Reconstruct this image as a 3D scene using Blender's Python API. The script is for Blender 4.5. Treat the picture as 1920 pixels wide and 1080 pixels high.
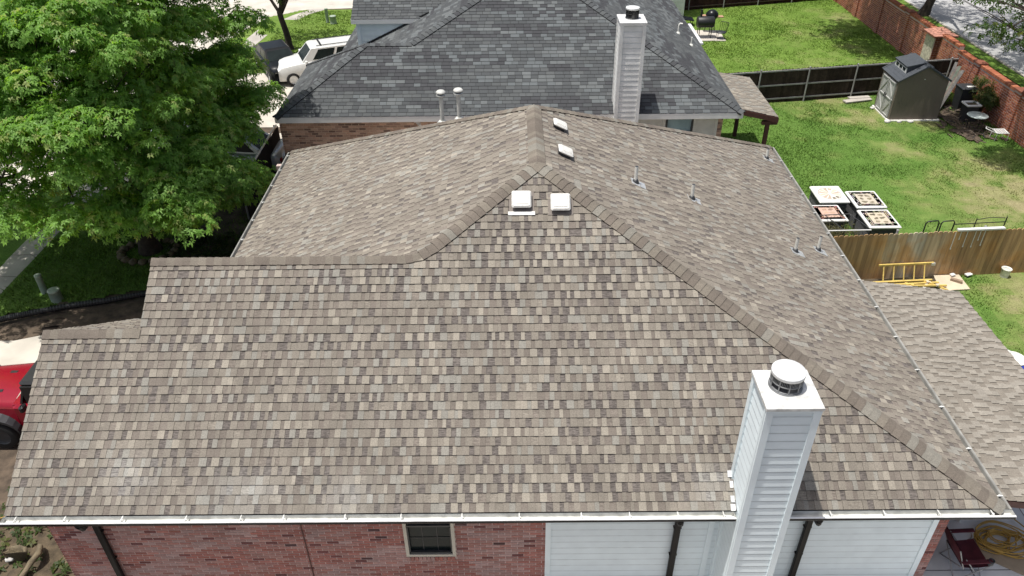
import bpy, math, random
import numpy as np
from mathutils import Vector, Matrix

for o in list(bpy.data.objects):
    bpy.data.objects.remove(o)
scene = bpy.context.scene
COL = scene.collection

# ------------------------------------------------------------------ camera, sky, sun, exposure
cam = bpy.data.cameras.new("camera")
cam.sensor_width = 36.0
cam.lens = 1442.1 / 1920 * 36.0
cam.clip_start = 0.1
cam.clip_end = 600
cam_o = bpy.data.objects.new("camera", cam)
COL.objects.link(cam_o)
_r, _u, _f = (0.999941, -0.000597, -0.010801), (0.009186, 0.57418, 0.818677), (-0.005714, 0.818729, -0.574152)
cam_o.matrix_world = Matrix(((_r[0], _u[0], -_f[0], 6.2679), (_r[1], _u[1], -_f[1], -7.6077),
                             (_r[2], _u[2], -_f[2], 9.4914), (0, 0, 0, 1)))
scene.camera = cam_o

SUN = Vector((-0.235, -0.050, 0.97)).normalized()          # towards the sun
world = bpy.data.worlds.new("World")
scene.world = world
world.use_nodes = True
wn = world.node_tree.nodes
sky = wn.new("ShaderNodeTexSky")
sky.sky_type = 'NISHITA'
sky.sun_disc = False
sky.sun_elevation = math.asin(SUN.z)
sky.sun_rotation = math.atan2(SUN.x, SUN.y)
sky.air_density = 1.0
sky.dust_density = 4.0
sky.ozone_density = 1.0
wn["Background"].inputs[1].default_value = 0.12
hs = wn.new("ShaderNodeHueSaturation")                     # hazy, half clouded summer sky
hs.inputs['Saturation'].default_value = 0.8
world.node_tree.links.new(sky.outputs[0], hs.inputs['Color'])
world.node_tree.links.new(hs.outputs[0], wn["Background"].inputs[0])
sun = bpy.data.lights.new("sun", 'SUN')
sun.energy = 4.7
sun.angle = math.radians(0.55)
sun.color = (1.0, 0.97, 0.91)
sun_o = bpy.data.objects.new("sun", sun)
sun_o.rotation_euler = SUN.to_track_quat('Z', 'Y').to_euler()
COL.objects.link(sun_o)
scene.view_settings.view_transform = 'Standard'
scene.view_settings.look = 'None'
scene.view_settings.gamma = 1
scene.view_settings.exposure = 0.05

R = random.Random(7)
ZG = -2.6                                                  # ground level; eaves are z = 0


def lin(r, g, b, k=1.0):
    f = lambda c: (c / 12.92 if c <= 0.04045 else ((c + 0.055) / 1.055) ** 2.4)
    return (f(r / 255) * k, f(g / 255) * k, f(b / 255) * k)


# ------------------------------------------------------------------ materials
def new_mat(name):
    m = bpy.data.materials.new(name)
    m.use_nodes = True
    nt = m.node_tree
    return m, nt.nodes, nt.links, nt.nodes["Principled BSDF"]


def mat_plain(name, rgb, rough=0.6, metal=0.0, noise=0.12, scale=8.0, spec=0.5, detail=6, bump=0.0, bscale=None):
    m, N, L, P = new_mat(name)
    tc = N.new("ShaderNodeTexCoord")
    nz = N.new("ShaderNodeTexNoise")
    nz.inputs['Scale'].default_value = scale
    nz.inputs['Detail'].default_value = detail
    L.new(tc.outputs['Object'], nz.inputs['Vector'])
    rp = N.new("ShaderNodeValToRGB")
    rp.color_ramp.elements[0].position = 0.3
    rp.color_ramp.elements[1].position = 0.7
    a = tuple(c * (1 - noise) for c in rgb)
    b = tuple(min(1, c * (1 + noise)) for c in rgb)
    rp.color_ramp.elements[0].color = (*a, 1)
    rp.color_ramp.elements[1].color = (*b, 1)
    L.new(nz.outputs['Fac'], rp.inputs['Fac'])
    L.new(rp.outputs['Color'], P.inputs['Base Color'])
    P.inputs['Roughness'].default_value = rough
    P.inputs['Metallic'].default_value = metal
    P.inputs['Specular IOR Level'].default_value = spec
    if bump:
        n2 = N.new("ShaderNodeTexNoise")
        n2.inputs['Scale'].default_value = bscale or scale * 4
        n2.inputs['Detail'].default_value = 5
        L.new(tc.outputs['Object'], n2.inputs['Vector'])
        bp = N.new("ShaderNodeBump")
        bp.inputs['Strength'].default_value = bump
        bp.inputs['Distance'].default_value = 0.02
        L.new(n2.outputs['Fac'], bp.inputs['Height'])
        L.new(bp.outputs['Normal'], P.inputs['Normal'])
    return m


def mat_attr(name, rough=0.9, grain=60.0, amt=0.25, spec=0.2, streak=False, blotch=0.0, bscale=1.2, bump=0.0, translucent=0.0, runs=0.0):
    """base colour from the per-face 'col' attribute, broken up by a fine grain."""
    m, N, L, P = new_mat(name)
    at = N.new("ShaderNodeAttribute")
    at.attribute_name = "col"
    tc = N.new("ShaderNodeTexCoord")
    nz = N.new("ShaderNodeTexNoise")
    nz.inputs['Scale'].default_value = grain
    nz.inputs['Detail'].default_value = 4
    nz.inputs['Roughness'].default_value = 0.7
    L.new(tc.outputs['Object'], nz.inputs['Vector'])
    mr = N.new("ShaderNodeMapRange")
    mr.inputs['From Min'].default_value = 0.3
    mr.inputs['From Max'].default_value = 0.7
    mr.inputs['To Min'].default_value = 1 - amt
    mr.inputs['To Max'].default_value = 1 + amt
    L.new(nz.outputs['Fac'], mr.inputs['Value'])
    fac = mr.outputs[0]
    if streak:
        mp = N.new("ShaderNodeMapping")
        mp.inputs['Scale'].default_value = (14, 55, 55)
        L.new(tc.outputs['Object'], mp.inputs['Vector'])
        n2 = N.new("ShaderNodeTexNoise")
        n2.inputs['Scale'].default_value = 1.0
        n2.inputs['Detail'].default_value = 3
        L.new(mp.outputs[0], n2.inputs['Vector'])
        m2 = N.new("ShaderNodeMapRange")
        m2.inputs['From Min'].default_value = 0.38
        m2.inputs['From Max'].default_value = 0.62
        m2.inputs['To Min'].default_value = 0.72
        m2.inputs['To Max'].default_value = 1.5
        L.new(n2.outputs['Fac'], m2.inputs['Value'])
        mx = N.new("ShaderNodeMix")
        L.new(at.outputs['Alpha'], mx.inputs['Factor'])
        mx.inputs[2].default_value = 1.0
        L.new(m2.outputs[0], mx.inputs[3])
        mm = N.new("ShaderNodeMath")
        mm.operation = 'MULTIPLY'
        L.new(fac, mm.inputs[0])
        L.new(mx.outputs[0], mm.inputs[1])
        fac = mm.outputs[0]
    if runs:                                                   # faint vertical weathering marks
        mp = N.new("ShaderNodeMapping")
        mp.inputs['Scale'].default_value = (2.6, 2.6, .30)
        mp.inputs['Rotation'].default_value = (.5, 0, 0)
        L.new(tc.outputs['Object'], mp.inputs['Vector'])
        n4 = N.new("ShaderNodeTexNoise")
        n4.inputs['Scale'].default_value = 1.0
        n4.inputs['Detail'].default_value = 5
        L.new(mp.outputs[0], n4.inputs['Vector'])
        m4 = N.new("ShaderNodeMapRange")
        for i_, v_ in enumerate((.3, .7, 1 - runs, 1 + runs)):
            m4.inputs[i_ + 1].default_value = v_
        L.new(n4.outputs['Fac'], m4.inputs['Value'])
        mm = N.new("ShaderNodeMath")
        mm.operation = 'MULTIPLY'
        L.new(fac, mm.inputs[0])
        L.new(m4.outputs[0], mm.inputs[1])
        fac = mm.outputs[0]
    if blotch:
        n3 = N.new("ShaderNodeTexNoise")
        n3.inputs['Scale'].default_value = bscale
        n3.inputs['Detail'].default_value = 5
        L.new(tc.outputs['Object'], n3.inputs['Vector'])
        m3 = N.new("ShaderNodeMapRange")
        m3.inputs['From Min'].default_value = 0.3
        m3.inputs['From Max'].default_value = 0.7
        m3.inputs['To Min'].default_value = 1 - blotch
        m3.inputs['To Max'].default_value = 1 + blotch
        L.new(n3.outputs['Fac'], m3.inputs['Value'])
        mm = N.new("ShaderNodeMath")
        mm.operation = 'MULTIPLY'
        L.new(fac, mm.inputs[0])
        L.new(m3.outputs[0], mm.inputs[1])
        fac = mm.outputs[0]
    vm = N.new("ShaderNodeVectorMath")
    vm.operation = 'SCALE'
    L.new(at.outputs['Color'], vm.inputs[0])
    L.new(fac, vm.inputs['Scale'])
    L.new(vm.outputs[0], P.inputs['Base Color'])
    P.inputs['Roughness'].default_value = rough
    P.inputs['Specular IOR Level'].default_value = spec
    if bump:
        bp = N.new("ShaderNodeBump")
        bp.inputs['Strength'].default_value = bump
        bp.inputs['Distance'].default_value = 0.01
        L.new(nz.outputs['Fac'], bp.inputs['Height'])
        L.new(bp.outputs['Normal'], P.inputs['Normal'])
    if translucent:
        tr = N.new("ShaderNodeBsdfTranslucent")
        v2 = N.new("ShaderNodeVectorMath")
        v2.operation = 'MULTIPLY'
        v2.inputs[1].default_value = (1.5, 1.5, 0.5)
        L.new(vm.outputs[0], v2.inputs[0])
        L.new(v2.outputs[0], tr.inputs['Color'])
        ms = N.new("ShaderNodeMixShader")
        ms.inputs[0].default_value = translucent
        L.new(P.outputs[0], ms.inputs[1])
        L.new(tr.outputs[0], ms.inputs[2])
        out = [n for n in N if n.type == 'OUTPUT_MATERIAL'][0]
        L.new(ms.outputs[0], out.inputs['Surface'])
    return m


M = {}
M['shingle'] = mat_attr("brown_shingle", grain=60, amt=0.27, streak=True, blotch=0.07, bscale=1.3, runs=.08)
M['gshingle'] = mat_attr("grey_shingle", grain=60, amt=0.14, blotch=0.06, bscale=1.0)
M['brick'] = mat_attr("red_brick", grain=45, amt=0.20, blotch=0.10, bscale=1.6, bump=0.4)
M['deck'] = mat_plain("roof_felt", (0.03, 0.028, 0.026), 0.9)
M['mortar'] = mat_plain("mortar", lin(190, 170, 164), 0.95, noise=0.2, scale=20)
M['mortar_dark'] = mat_plain("mortar_tan", lin(190, 168, 148), 0.95, noise=0.2, scale=20)
M['white'] = mat_plain("white_paint", (0.74, 0.82, 0.85), 0.5, noise=0.05, scale=3)
M['offwhite'] = mat_plain("weathered_white_paint", (0.76, 0.76, 0.74), 0.6, noise=0.12, scale=2.5)
M['lap_shade'] = mat_plain('lap_shadow_line', (0.54, 0.585, 0.60), 0.8)  # shadow tone under the chimney laps, put into the colour
M['stained'] = mat_plain("stained_beige_paint", (0.54, 0.53, 0.50), 0.6, noise=0.10, scale=4)
M['trimgrey'] = mat_plain("grey_trim_paint", (0.76, 0.755, 0.735), 0.6, noise=0.06, scale=3)
M['gutter_in'] = mat_plain("gutter_inside", (0.60, 0.60, 0.57), 0.45, noise=0.2, scale=6)
M['gutter_lip'] = mat_plain("gutter_lip_white", (0.74, 0.74, 0.73), 0.4, noise=0.16, scale=4, detail=10)
M['bronze'] = mat_plain("bronze_gutter", (0.010, 0.009, 0.009), 0.55, noise=0.2, spec=0.2)
M['metal'] = mat_plain("galvanised_metal", (0.60, 0.61, 0.61), 0.45, metal=0.5, noise=0.15, scale=10)
M['sheetwhite'] = mat_plain("white_sheet_metal", (0.68, 0.68, 0.67), 0.42, noise=0.13, scale=5)
M['black'] = mat_plain("black_metal", (0.014, 0.014, 0.015), 0.5, noise=0.2)
M['dark'] = mat_plain("dark_plastic", (0.03, 0.032, 0.036), 0.5, noise=0.2)
M['pvc'] = mat_plain("grey_pipe", (0.74, 0.73, 0.67), 0.6, noise=0.15, scale=12)
M['glass'] = mat_plain("dark_window_glass", (0.012, 0.018, 0.018), 0.2, noise=0.25, scale=3, spec=0.15)
M['skyglass'] = mat_plain("sky_reflection_glass", (0.26, 0.37, 0.41), 0.2, noise=0.15, scale=1.5, spec=0.6)  # sky reflection put into the base colour of the pane
M['beige'] = mat_plain("beige_frame", (0.48, 0.45, 0.38), 0.55, noise=0.06)
M['concrete'] = mat_plain("concrete", (0.50, 0.46, 0.40), 0.9, noise=0.16, scale=1.2, detail=10, bump=0.15, bscale=60)
M['walkc'] = mat_plain("old_concrete", (0.40, 0.37, 0.33), 0.9, noise=0.18, scale=1.5, detail=10, bump=0.15, bscale=60)
M['roadc'] = mat_plain("pale_road", (0.36, 0.355, 0.35), 0.9, noise=0.13, scale=0.8, detail=10, bump=0.15, bscale=50)
M['lap_shade_soft'] = mat_plain('soft_lap_shadow_line', (0.58, 0.64, 0.66), 0.7)  # lighter painted shadow tone for under the wall laps
M['slab'] = mat_plain("patio_concrete", (0.72, 0.72, 0.70), 0.85, noise=0.15, scale=1.3, detail=9)
M['joint'] = mat_plain("expansion_joint", (0.10, 0.09, 0.08), 0.9)
M['dirt'] = mat_plain("soil", (0.085, 0.062, 0.043), 0.95, noise=0.55, scale=3.5, detail=12, bump=0.8, bscale=14)
M['bedsoil'] = mat_plain("bed_soil", (0.075, 0.056, 0.034), 0.95, noise=0.6, scale=5, detail=12, bump=0.9, bscale=18)
M['stone'] = mat_plain("limestone", (0.15, 0.12, 0.075), 0.9, noise=0.35, scale=7, detail=10, bump=0.6, bscale=25)
M['bark'] = mat_plain("bark", (0.045, 0.034, 0.026), 0.95, noise=0.4, scale=9, bump=0.8, bscale=30)
M['rust'] = mat_plain("redwood_stain", (0.085, 0.032, 0.026), 0.7, noise=0.2)
M['yellow'] = mat_plain("yellow_fibreglass", (0.60, 0.44, 0.13), 0.55, noise=0.2, scale=6)
M['cordy'] = mat_plain("yellow_rubber", (0.50, 0.30, 0.06), 0.6, noise=0.2)
M['ply'] = mat_plain("plywood", (0.55, 0.46, 0.34), 0.8, noise=0.10, scale=4)
M['maroon'] = mat_plain("maroon_cloth", (0.085, 0.012, 0.020), 0.85, noise=0.25, scale=9)
M['redp'] = mat_plain("red_plastic", (0.28, 0.016, 0.018), 0.5)
M['carred'] = mat_plain("red_car_paint", (0.24, 0.004, 0.016), 0.2, noise=0.05, spec=0.6)
M['carwhite'] = mat_plain("white_car_paint", (0.62, 0.62, 0.60), 0.25, noise=0.05, spec=0.5)
M['carsilver'] = mat_plain("silver_car_paint", (0.42, 0.46, 0.48), 0.25, metal=0.3, noise=0.03)
M['cardark'] = mat_plain("dark_car_paint", (0.008, 0.009, 0.011), 0.3, noise=0.05, spec=0.25)
M['tyre'] = mat_plain("tyre_rubber", (0.012, 0.012, 0.012), 0.85)
M['wpanel'] = mat_plain("white_plastic", (0.66, 0.655, 0.63), 0.5, noise=0.07, scale=5)
M['shedg'] = mat_plain("taupe_resin", (0.150, 0.124, 0.100), 0.75, noise=0.08, scale=2)
M['shedd'] = mat_plain("pale_grey_resin", (0.42, 0.42, 0.40), 0.7, noise=0.05)
M['shedr'] = mat_plain("slate_resin", (0.055, 0.062, 0.072), 0.6, noise=0.15, scale=10)
M['pedg'] = mat_plain("pale_green_plastic", (0.30, 0.36, 0.28), 0.6, noise=0.1)
M['wood'] = mat_attr("fence_wood", grain=14, amt=0.30, blotch=0.35, bscale=2.5)
M['leaf'] = mat_attr("tree_leaf", rough=0.55, grain=4, amt=0.12, spec=0.35, translucent=0.5)
M['blade'] = mat_attr("grass_blade", rough=0.7, grain=3, amt=0.15, spec=0.15, translucent=0.25)
M['turf'] = mat_attr("turf", rough=0.95, grain=26, amt=0.30, spec=0.1, blotch=0.12, bscale=4)
M['attr'] = mat_attr("painted_detail", rough=0.7, grain=25, amt=0.18, spec=0.3)
M['wool'] = mat_plain("terracotta_tile", (0.40, 0.17, 0.11), 0.8, noise=0.25, scale=8)
M['tableglass'] = mat_plain("dusty_glass", (0.42, 0.47, 0.45), 0.3, noise=0.25, scale=6)


# ------------------------------------------------------------------ mesh builder
class MB:
    def __init__(s):
        s.v, s.f, s.m, s.c, s.sm = [], [], [], [], []

    def poly(s, pts, mi=0, col=(1, 1, 1, 0), smooth=False):
        b = len(s.v)
        s.v.extend([tuple(p) for p in pts])
        s.f.append(tuple(range(b, b + len(pts))))
        s.m.append(mi); s.c.append(col if len(col) == 4 else (*col, 0)); s.sm.append(smooth)

    def faces(s, verts, faces, mi=0, col=(1, 1, 1, 0), smooth=False):
        b = len(s.v)
        s.v.extend([tuple(p) for p in verts])
        for f in faces:
            s.f.append(tuple(b + i for i in f))
            s.m.append(mi); s.c.append(col if len(col) == 4 else (*col, 0)); s.sm.append(smooth)

    def box(s, c, size, mi=0, col=(1, 1, 1, 0), rz=0.0, mat=None, bev=0.0):
        hx, hy, hz = size[0] / 2, size[1] / 2, size[2] / 2
        X = mat if mat is not None else Matrix.Rotation(rz, 3, 'Z')
        c = Vector(c)
        if bev <= 0:
            vs = [c + X @ Vector((x * hx, y * hy, z * hz)) for z in (-1, 1) for y in (-1, 1) for x in (-1, 1)]
            s.faces(vs, [(0, 2, 3, 1), (4, 5, 7, 6), (0, 1, 5, 4), (2, 6, 7, 3), (0, 4, 6, 2), (1, 3, 7, 5)], mi, col)
        else:
            b = min(bev, hx * .9, hy * .9, hz * .9)
            rings = []
            for z, i in ((-hz, b), (-hz + b, 0), (hz - b, 0), (hz, b)):
                x, y = hx - i, hy - i
                e = b
                rings.append([c + X @ Vector(p) for p in ((-x + e, -y, z), (x - e, -y, z), (x, -y + e, z), (x, y - e, z),
                                                           (x - e, y, z), (-x + e, y, z), (-x, y - e, z), (-x, -y + e, z))])
            vs = sum(rings, [])
            fs = [tuple(range(7, -1, -1)), tuple(range(24, 32))]
            for r in range(3):
                for k in range(8):
                    fs.append((r * 8 + k, r * 8 + (k + 1) % 8, (r + 1) * 8 + (k + 1) % 8, (r + 1) * 8 + k))
            s.faces(vs, fs, mi, col)

    def tube(s, pts, rad, n=8, mi=0, col=(1, 1, 1, 0), caps=True, smooth=True):
        pts = [Vector(p) for p in pts]
        rads = rad if isinstance(rad, (list, tuple)) else [rad] * len(pts)
        vs, fs = [], []
        prev = None
        for i, p in enumerate(pts):
            t = (pts[min(i + 1, len(pts) - 1)] - pts[max(i - 1, 0)]).normalized()
            if prev is None:
                a = t.orthogonal().normalized()
            else:
                a = (prev - t * prev.dot(t))
                a = a.normalized() if a.length > 1e-6 else t.orthogonal().normalized()
            prev = a
            b = t.cross(a)
            for k in range(n):
                an = 2 * math.pi * k / n
                vs.append(p + (a * math.cos(an) + b * math.sin(an)) * rads[i])
        for i in range(len(pts) - 1):
            for k in range(n):
                fs.append((i * n + k, i * n + (k + 1) % n, (i + 1) * n + (k + 1) % n, (i + 1) * n + k))
        s.faces(vs, fs, mi, col, smooth)
        if caps:
            s.faces(vs[:n], [tuple(range(n - 1, -1, -1))], mi, col)
            s.faces(vs[-n:], [tuple(range(n))], mi, col)

    def lathe(s, c, prof, n=24, mi=0, col=(1, 1, 1, 0), smooth=True):
        c = Vector(c)
        vs, fs = [], []
        for r, z in prof:
            for k in range(n):
                a = 2 * math.pi * k / n
                vs.append(c + Vector((r * math.cos(a), r * math.sin(a), z)))
        for i in range(len(prof) - 1):
            for k in range(n):
                fs.append((i * n + k, i * n + (k + 1) % n, (i + 1) * n + (k + 1) % n, (i + 1) * n + k))
        s.faces(vs, fs, mi, col, smooth)
        if prof[0][0] > 1e-4:
            s.faces(vs[:n], [tuple(range(n - 1, -1, -1))], mi, col)
        if prof[-1][0] > 1e-4:
            s.faces(vs[-n:], [tuple(range(n))], mi, col)

    def extrude(s, outline, axis_vec, mi=0, col=(1, 1, 1, 0)):
        a = [Vector(p) for p in outline]
        d = Vector(axis_vec)
        n = len(a)
        vs = a + [p + d for p in a]
        fs = [tuple(range(n)), tuple(range(2 * n - 1, n - 1, -1))]
        for k in range(n):
            fs.append((k, n + k, n + (k + 1) % n, (k + 1) % n))
        s.faces(vs, fs, mi, col)

    def build(s, name, mats, parent=None):
        if not isinstance(mats, (list, tuple)):
            mats = [mats]
        me = bpy.data.meshes.new(name)
        nv, nf = len(s.v), len(s.f)
        ls = np.array([len(f) for f in s.f], dtype=np.int32)
        idx = np.array([i for f in s.f for i in f], dtype=np.int32)
        me.vertices.add(nv)
        me.vertices.foreach_set("co", np.array(s.v, dtype=np.float32).ravel())
        me.loops.add(len(idx))
        me.loops.foreach_set("vertex_index", idx)
        me.polygons.add(nf)
        st = np.concatenate(([0], np.cumsum(ls)[:-1])).astype(np.int32)
        me.polygons.foreach_set("loop_start", st)
        me.polygons.foreach_set("loop_total", ls)
        me.polygons.foreach_set("material_index", np.array(s.m, dtype=np.int32))
        me.polygons.foreach_set("use_smooth", np.array(s.sm, dtype=bool))
        at = me.color_attributes.new("col", 'FLOAT_COLOR', 'CORNER')
        at.data.foreach_set("color", np.repeat(np.array(s.c, dtype=np.float32), ls, axis=0).ravel())
        for m in mats:
            me.materials.append(m)
        me.update(calc_edges=True)
        me.validate()
        o = bpy.data.objects.new(name, me)
        COL.objects.link(o)
        if parent is not None:
            o.parent = parent
            o.matrix_parent_inverse = parent.matrix_basis.inverted()
        return o


def np_mesh(name, verts, quads, cols, mat, parent=None):
    """verts (n,3), quads (m,4), cols (m,3): large leaf and blade meshes."""
    me = bpy.data.meshes.new(name)
    k = quads.shape[1]
    me.vertices.add(len(verts))
    me.vertices.foreach_set("co", verts.astype(np.float32).ravel())
    me.loops.add(quads.size)
    me.loops.foreach_set("vertex_index", quads.astype(np.int32).ravel())
    me.polygons.add(len(quads))
    me.polygons.foreach_set("loop_start", np.arange(0, quads.size, k, dtype=np.int32))
    me.polygons.foreach_set("loop_total", np.full(len(quads), k, dtype=np.int32))
    at = me.color_attributes.new("col", 'FLOAT_COLOR', 'CORNER')
    c4 = np.concatenate([cols, np.zeros((len(cols), 1))], 1).astype(np.float32)
    at.data.foreach_set("color", np.repeat(c4, k, axis=0).ravel())
    me.materials.append(mat)
    me.update(calc_edges=True)
    o = bpy.data.objects.new(name, me)
    COL.objects.link(o)
    if parent is not None:
        o.parent = parent
        o.matrix_parent_inverse = parent.matrix_basis.inverted()
    return o


def thing(name, label, cat, loc=(0, 0, 0), group=None, rz=0.0):
    o = bpy.data.objects.new(name, None)
    o.empty_display_size = 0.3
    COL.objects.link(o)
    o.location = loc
    o.rotation_euler = (0, 0, rz)
    o.matrix_basis = Matrix.Translation(loc) @ Matrix.Rotation(rz, 4, 'Z')
    o['label'] = label
    o['category'] = cat
    if group:
        o['group'] = group
    return o


def tag(o, label, cat, group=None):
    o['label'] = label
    o['category'] = cat
    if group:
        o['group'] = group
    return o


def struct(o, kind='structure'):
    o['kind'] = kind
    return o


def copy_thing(src, loc, rz, label):
    c = src.copy()
    COL.objects.link(c)
    c.location = loc
    c.rotation_euler = (0, 0, rz)
    c['label'] = label
    for ch in src.children:
        d = ch.copy(); COL.objects.link(d); d.parent = c
        for g in ch.children:
            e = g.copy(); COL.objects.link(e); e.parent = d
    return c


def clip(poly, a, b, c):
    """keep the part of a 2-D polygon where a*x + b*y <= c."""
    out = []
    n = len(poly)
    for i in range(n):
        p, q = poly[i], poly[(i + 1) % n]
        dp, dq = a * p[0] + b * p[1] - c, a * q[0] + b * q[1] - c
        if dp <= 0:
            out.append(p)
        if (dp < 0 < dq) or (dq < 0 < dp):
            t = dp / (dp - dq)
            out.append((p[0] + t * (q[0] - p[0]), p[1] + t * (q[1] - p[1])))
    return out


def halfplanes(poly):
    n = len(poly)
    area = sum(poly[i][0] * poly[(i + 1) % n][1] - poly[(i + 1) % n][0] * poly[i][1] for i in range(n))
    if area < 0:
        poly = poly[::-1]
    hp = []
    for i in range(n):
        (x0, y0), (x1, y1) = poly[i], poly[(i + 1) % n]
        a, b = (y1 - y0), -(x1 - x0)
        hp.append((a, b, a * x0 + b * y0))
    return hp


def shingles(mb, O, U, V, polys, pal, expo=0.143, thick=0.016, tooth=0.006, wmin=0.07, wmax=0.24, rng=None, fade=None, base_mi=0, gap=.0008):
    """a slope of laminated shingles: every tab is its own raised piece, each course laps the one below."""
    rng = rng or random.Random(1)
    O, U, V = Vector(O), Vector(U).normalized(), Vector(V).normalized()
    Nn = U.cross(V)
    flip = Nn.z < 0
    if flip:
        Nn = -Nn
    us = [p[0] for q in polys for p in q]
    vs = [p[1] for q in polys for p in q]
    hps = [halfplanes(q) for q in polys]
    umin, umax, vmax = min(us), max(us), max(vs)

    def P(u, v, h):
        return O + U * u + V * v + Nn * h

    k = 0
    while k * expo < vmax - 1e-4:
        v0, v1 = k * expo, (k + 1) * expo
        u = umin - rng.random() * wmax
        up = False
        while u < umax:
            w = rng.uniform(wmin, wmax)
            up = (not up) if rng.random() < 0.9 else up
            col = pal(u + w / 2, v0, rng, up)
            if fade:
                col = fade(u + w / 2, v0, col)
            th = tooth if up else 0.0
            rect = [(u + gap, v0), (u + w - gap, v0), (u + w - gap, v1), (u + gap, v1)]
            for hp in hps:
                q = rect
                for a, b, c in hp:
                    q = clip(q, a, b, c)
                    if len(q) < 3:
                        break
                if len(q) < 3:
                    continue
                H = lambda v: thick * (1 - (v - v0) / expo) + th
                pts = [P(x, y, H(y)) for x, y in q]
                mb.poly(pts[::-1] if flip else pts, base_mi, col)
                e = [x for x, y in q if abs(y - v0) < 1e-6]
                dk = (col[0] * .32, col[1] * .32, col[2] * .32, 0)  # butts and tab sides coloured darker to paint in the shadow lines
                if len(e) >= 2:
                    a, b = min(e), max(e)
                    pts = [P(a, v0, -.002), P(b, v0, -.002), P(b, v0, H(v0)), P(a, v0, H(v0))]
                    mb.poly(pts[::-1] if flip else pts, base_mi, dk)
                if up:
                    for xe in (u + gap, u + w - gap):
                        e = sorted(y for x, y in q if abs(x - xe) < 1e-6)
                        if len(e) >= 2:
                            a, b = e[0], e[-1]
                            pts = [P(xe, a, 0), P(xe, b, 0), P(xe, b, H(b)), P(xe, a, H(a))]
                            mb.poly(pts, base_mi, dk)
            u += w
        k += 1


def ridge_caps(mb, path, na, nb, width, pal, rng, expo=0.135, thick=0.013, lift=0.030, mi=0):
    """cap shingles bent over a hip or ridge; path runs from the low end to the high end, na and nb point down the two sides."""
    pts = [Vector(p) for p in path]
    seg = []
    for i in range(len(pts) - 1):
        d = pts[i + 1] - pts[i]
        n = max(1, round(d.length / expo))
        for k in range(n):
            seg.append((pts[i] + d * (k / n), pts[i] + d * ((k + 1) / n), i))
    for p, q, i in seg:
        A = Vector(na[i] if isinstance(na, list) else na).normalized()
        B = Vector(nb[i] if isinstance(nb, list) else nb).normalized()
        up = (-(A + B)).normalized()
        col = pal(rng)
        dk = tuple(c * .42 for c in col[:3])  # cap ends and skirts coloured darker, painting the shadow under each cap
        t = (q - p) * 0.15

        def row(c, h):
            return [c + A * width + up * h * .9, c + A * width * .42 + up * h, c + up * (h - .004),
                    c + B * width * .42 + up * h, c + B * width + up * h * .9]
        r0, r1 = row(p, thick + lift), row(q + t, lift)
        for k in range(4):
            f = [r0[k], r0[k + 1], r1[k + 1], r1[k]]
            nn = (f[1] - f[0]).cross(f[2] - f[0])
            mb.poly(f if nn.dot(up) > 0 else f[::-1], mi, col)
        base = row(p, lift * .9)
        for k in range(4):
            mb.poly([base[k], base[k + 1], r0[k + 1], r0[k]], mi, dk)
        for k in (0, 4):
            low0, low1 = r0[k] - up * (thick + lift + .02), r1[k] - up * (lift + .02)
            mb.poly([low0, low1, r1[k], r0[k]], mi, dk)


def brick_face(mb, O, U, length, height, pal, rng, out, bl=0.205, bh=0.063, joint=0.013, depth=0.005, holes=(), mi=0, x_of=None):
    """running-bond bricks standing proud of the mortar; O is the bottom corner, out the outward normal."""
    O, U, out = Vector(O), Vector(U).normalized(), Vector(out)
    Z = Vector((0, 0, 1))
    flip = U.cross(Z).dot(out) < 0
    r = 0
    z = 0.0
    while z + bh <= height + 1e-6:
        x = -bl * (0.5 if r % 2 else 0.0) - rng.random() * .01
        while x < length:
            a, b = max(0, x), min(length, x + bl - joint)
            spans = [(a, b)]
            for (h0, h1, g0, g1) in holes:
                if z + bh - joint > g0 and z < g1:
                    ns = []
                    for (s, e) in spans:
                        if e <= h0 or s >= h1:
                            ns.append((s, e))
                        else:
                            if s < h0:
                                ns.append((s, h0))
                            if e > h1:
                                ns.append((h1, e))
                    spans = ns
            col = pal(x, z, rng)
            for (s, e) in spans:
                if e - s < 0.012:
                    continue
                d = depth * rng.uniform(.7, 1.2)
                c0, c1, c2, c3 = O + U * s + Z * z, O + U * e + Z * z, O + U * e + Z * (z + bh - joint), O + U * s + Z * (z + bh - joint)
                f = [c0 + out * d, c1 + out * d, c2 + out * d, c3 + out * d]
                bk = [c0, c1, c2, c3]
                mb.poly(f[::-1] if flip else f, mi, col)
                for k in range(4):
                    g = [bk[k], bk[(k + 1) % 4], f[(k + 1) % 4], f[k]]
                    mb.poly(g[::-1] if flip else g, mi, col)
            x += bl
        z += bh
        r += 1


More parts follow.
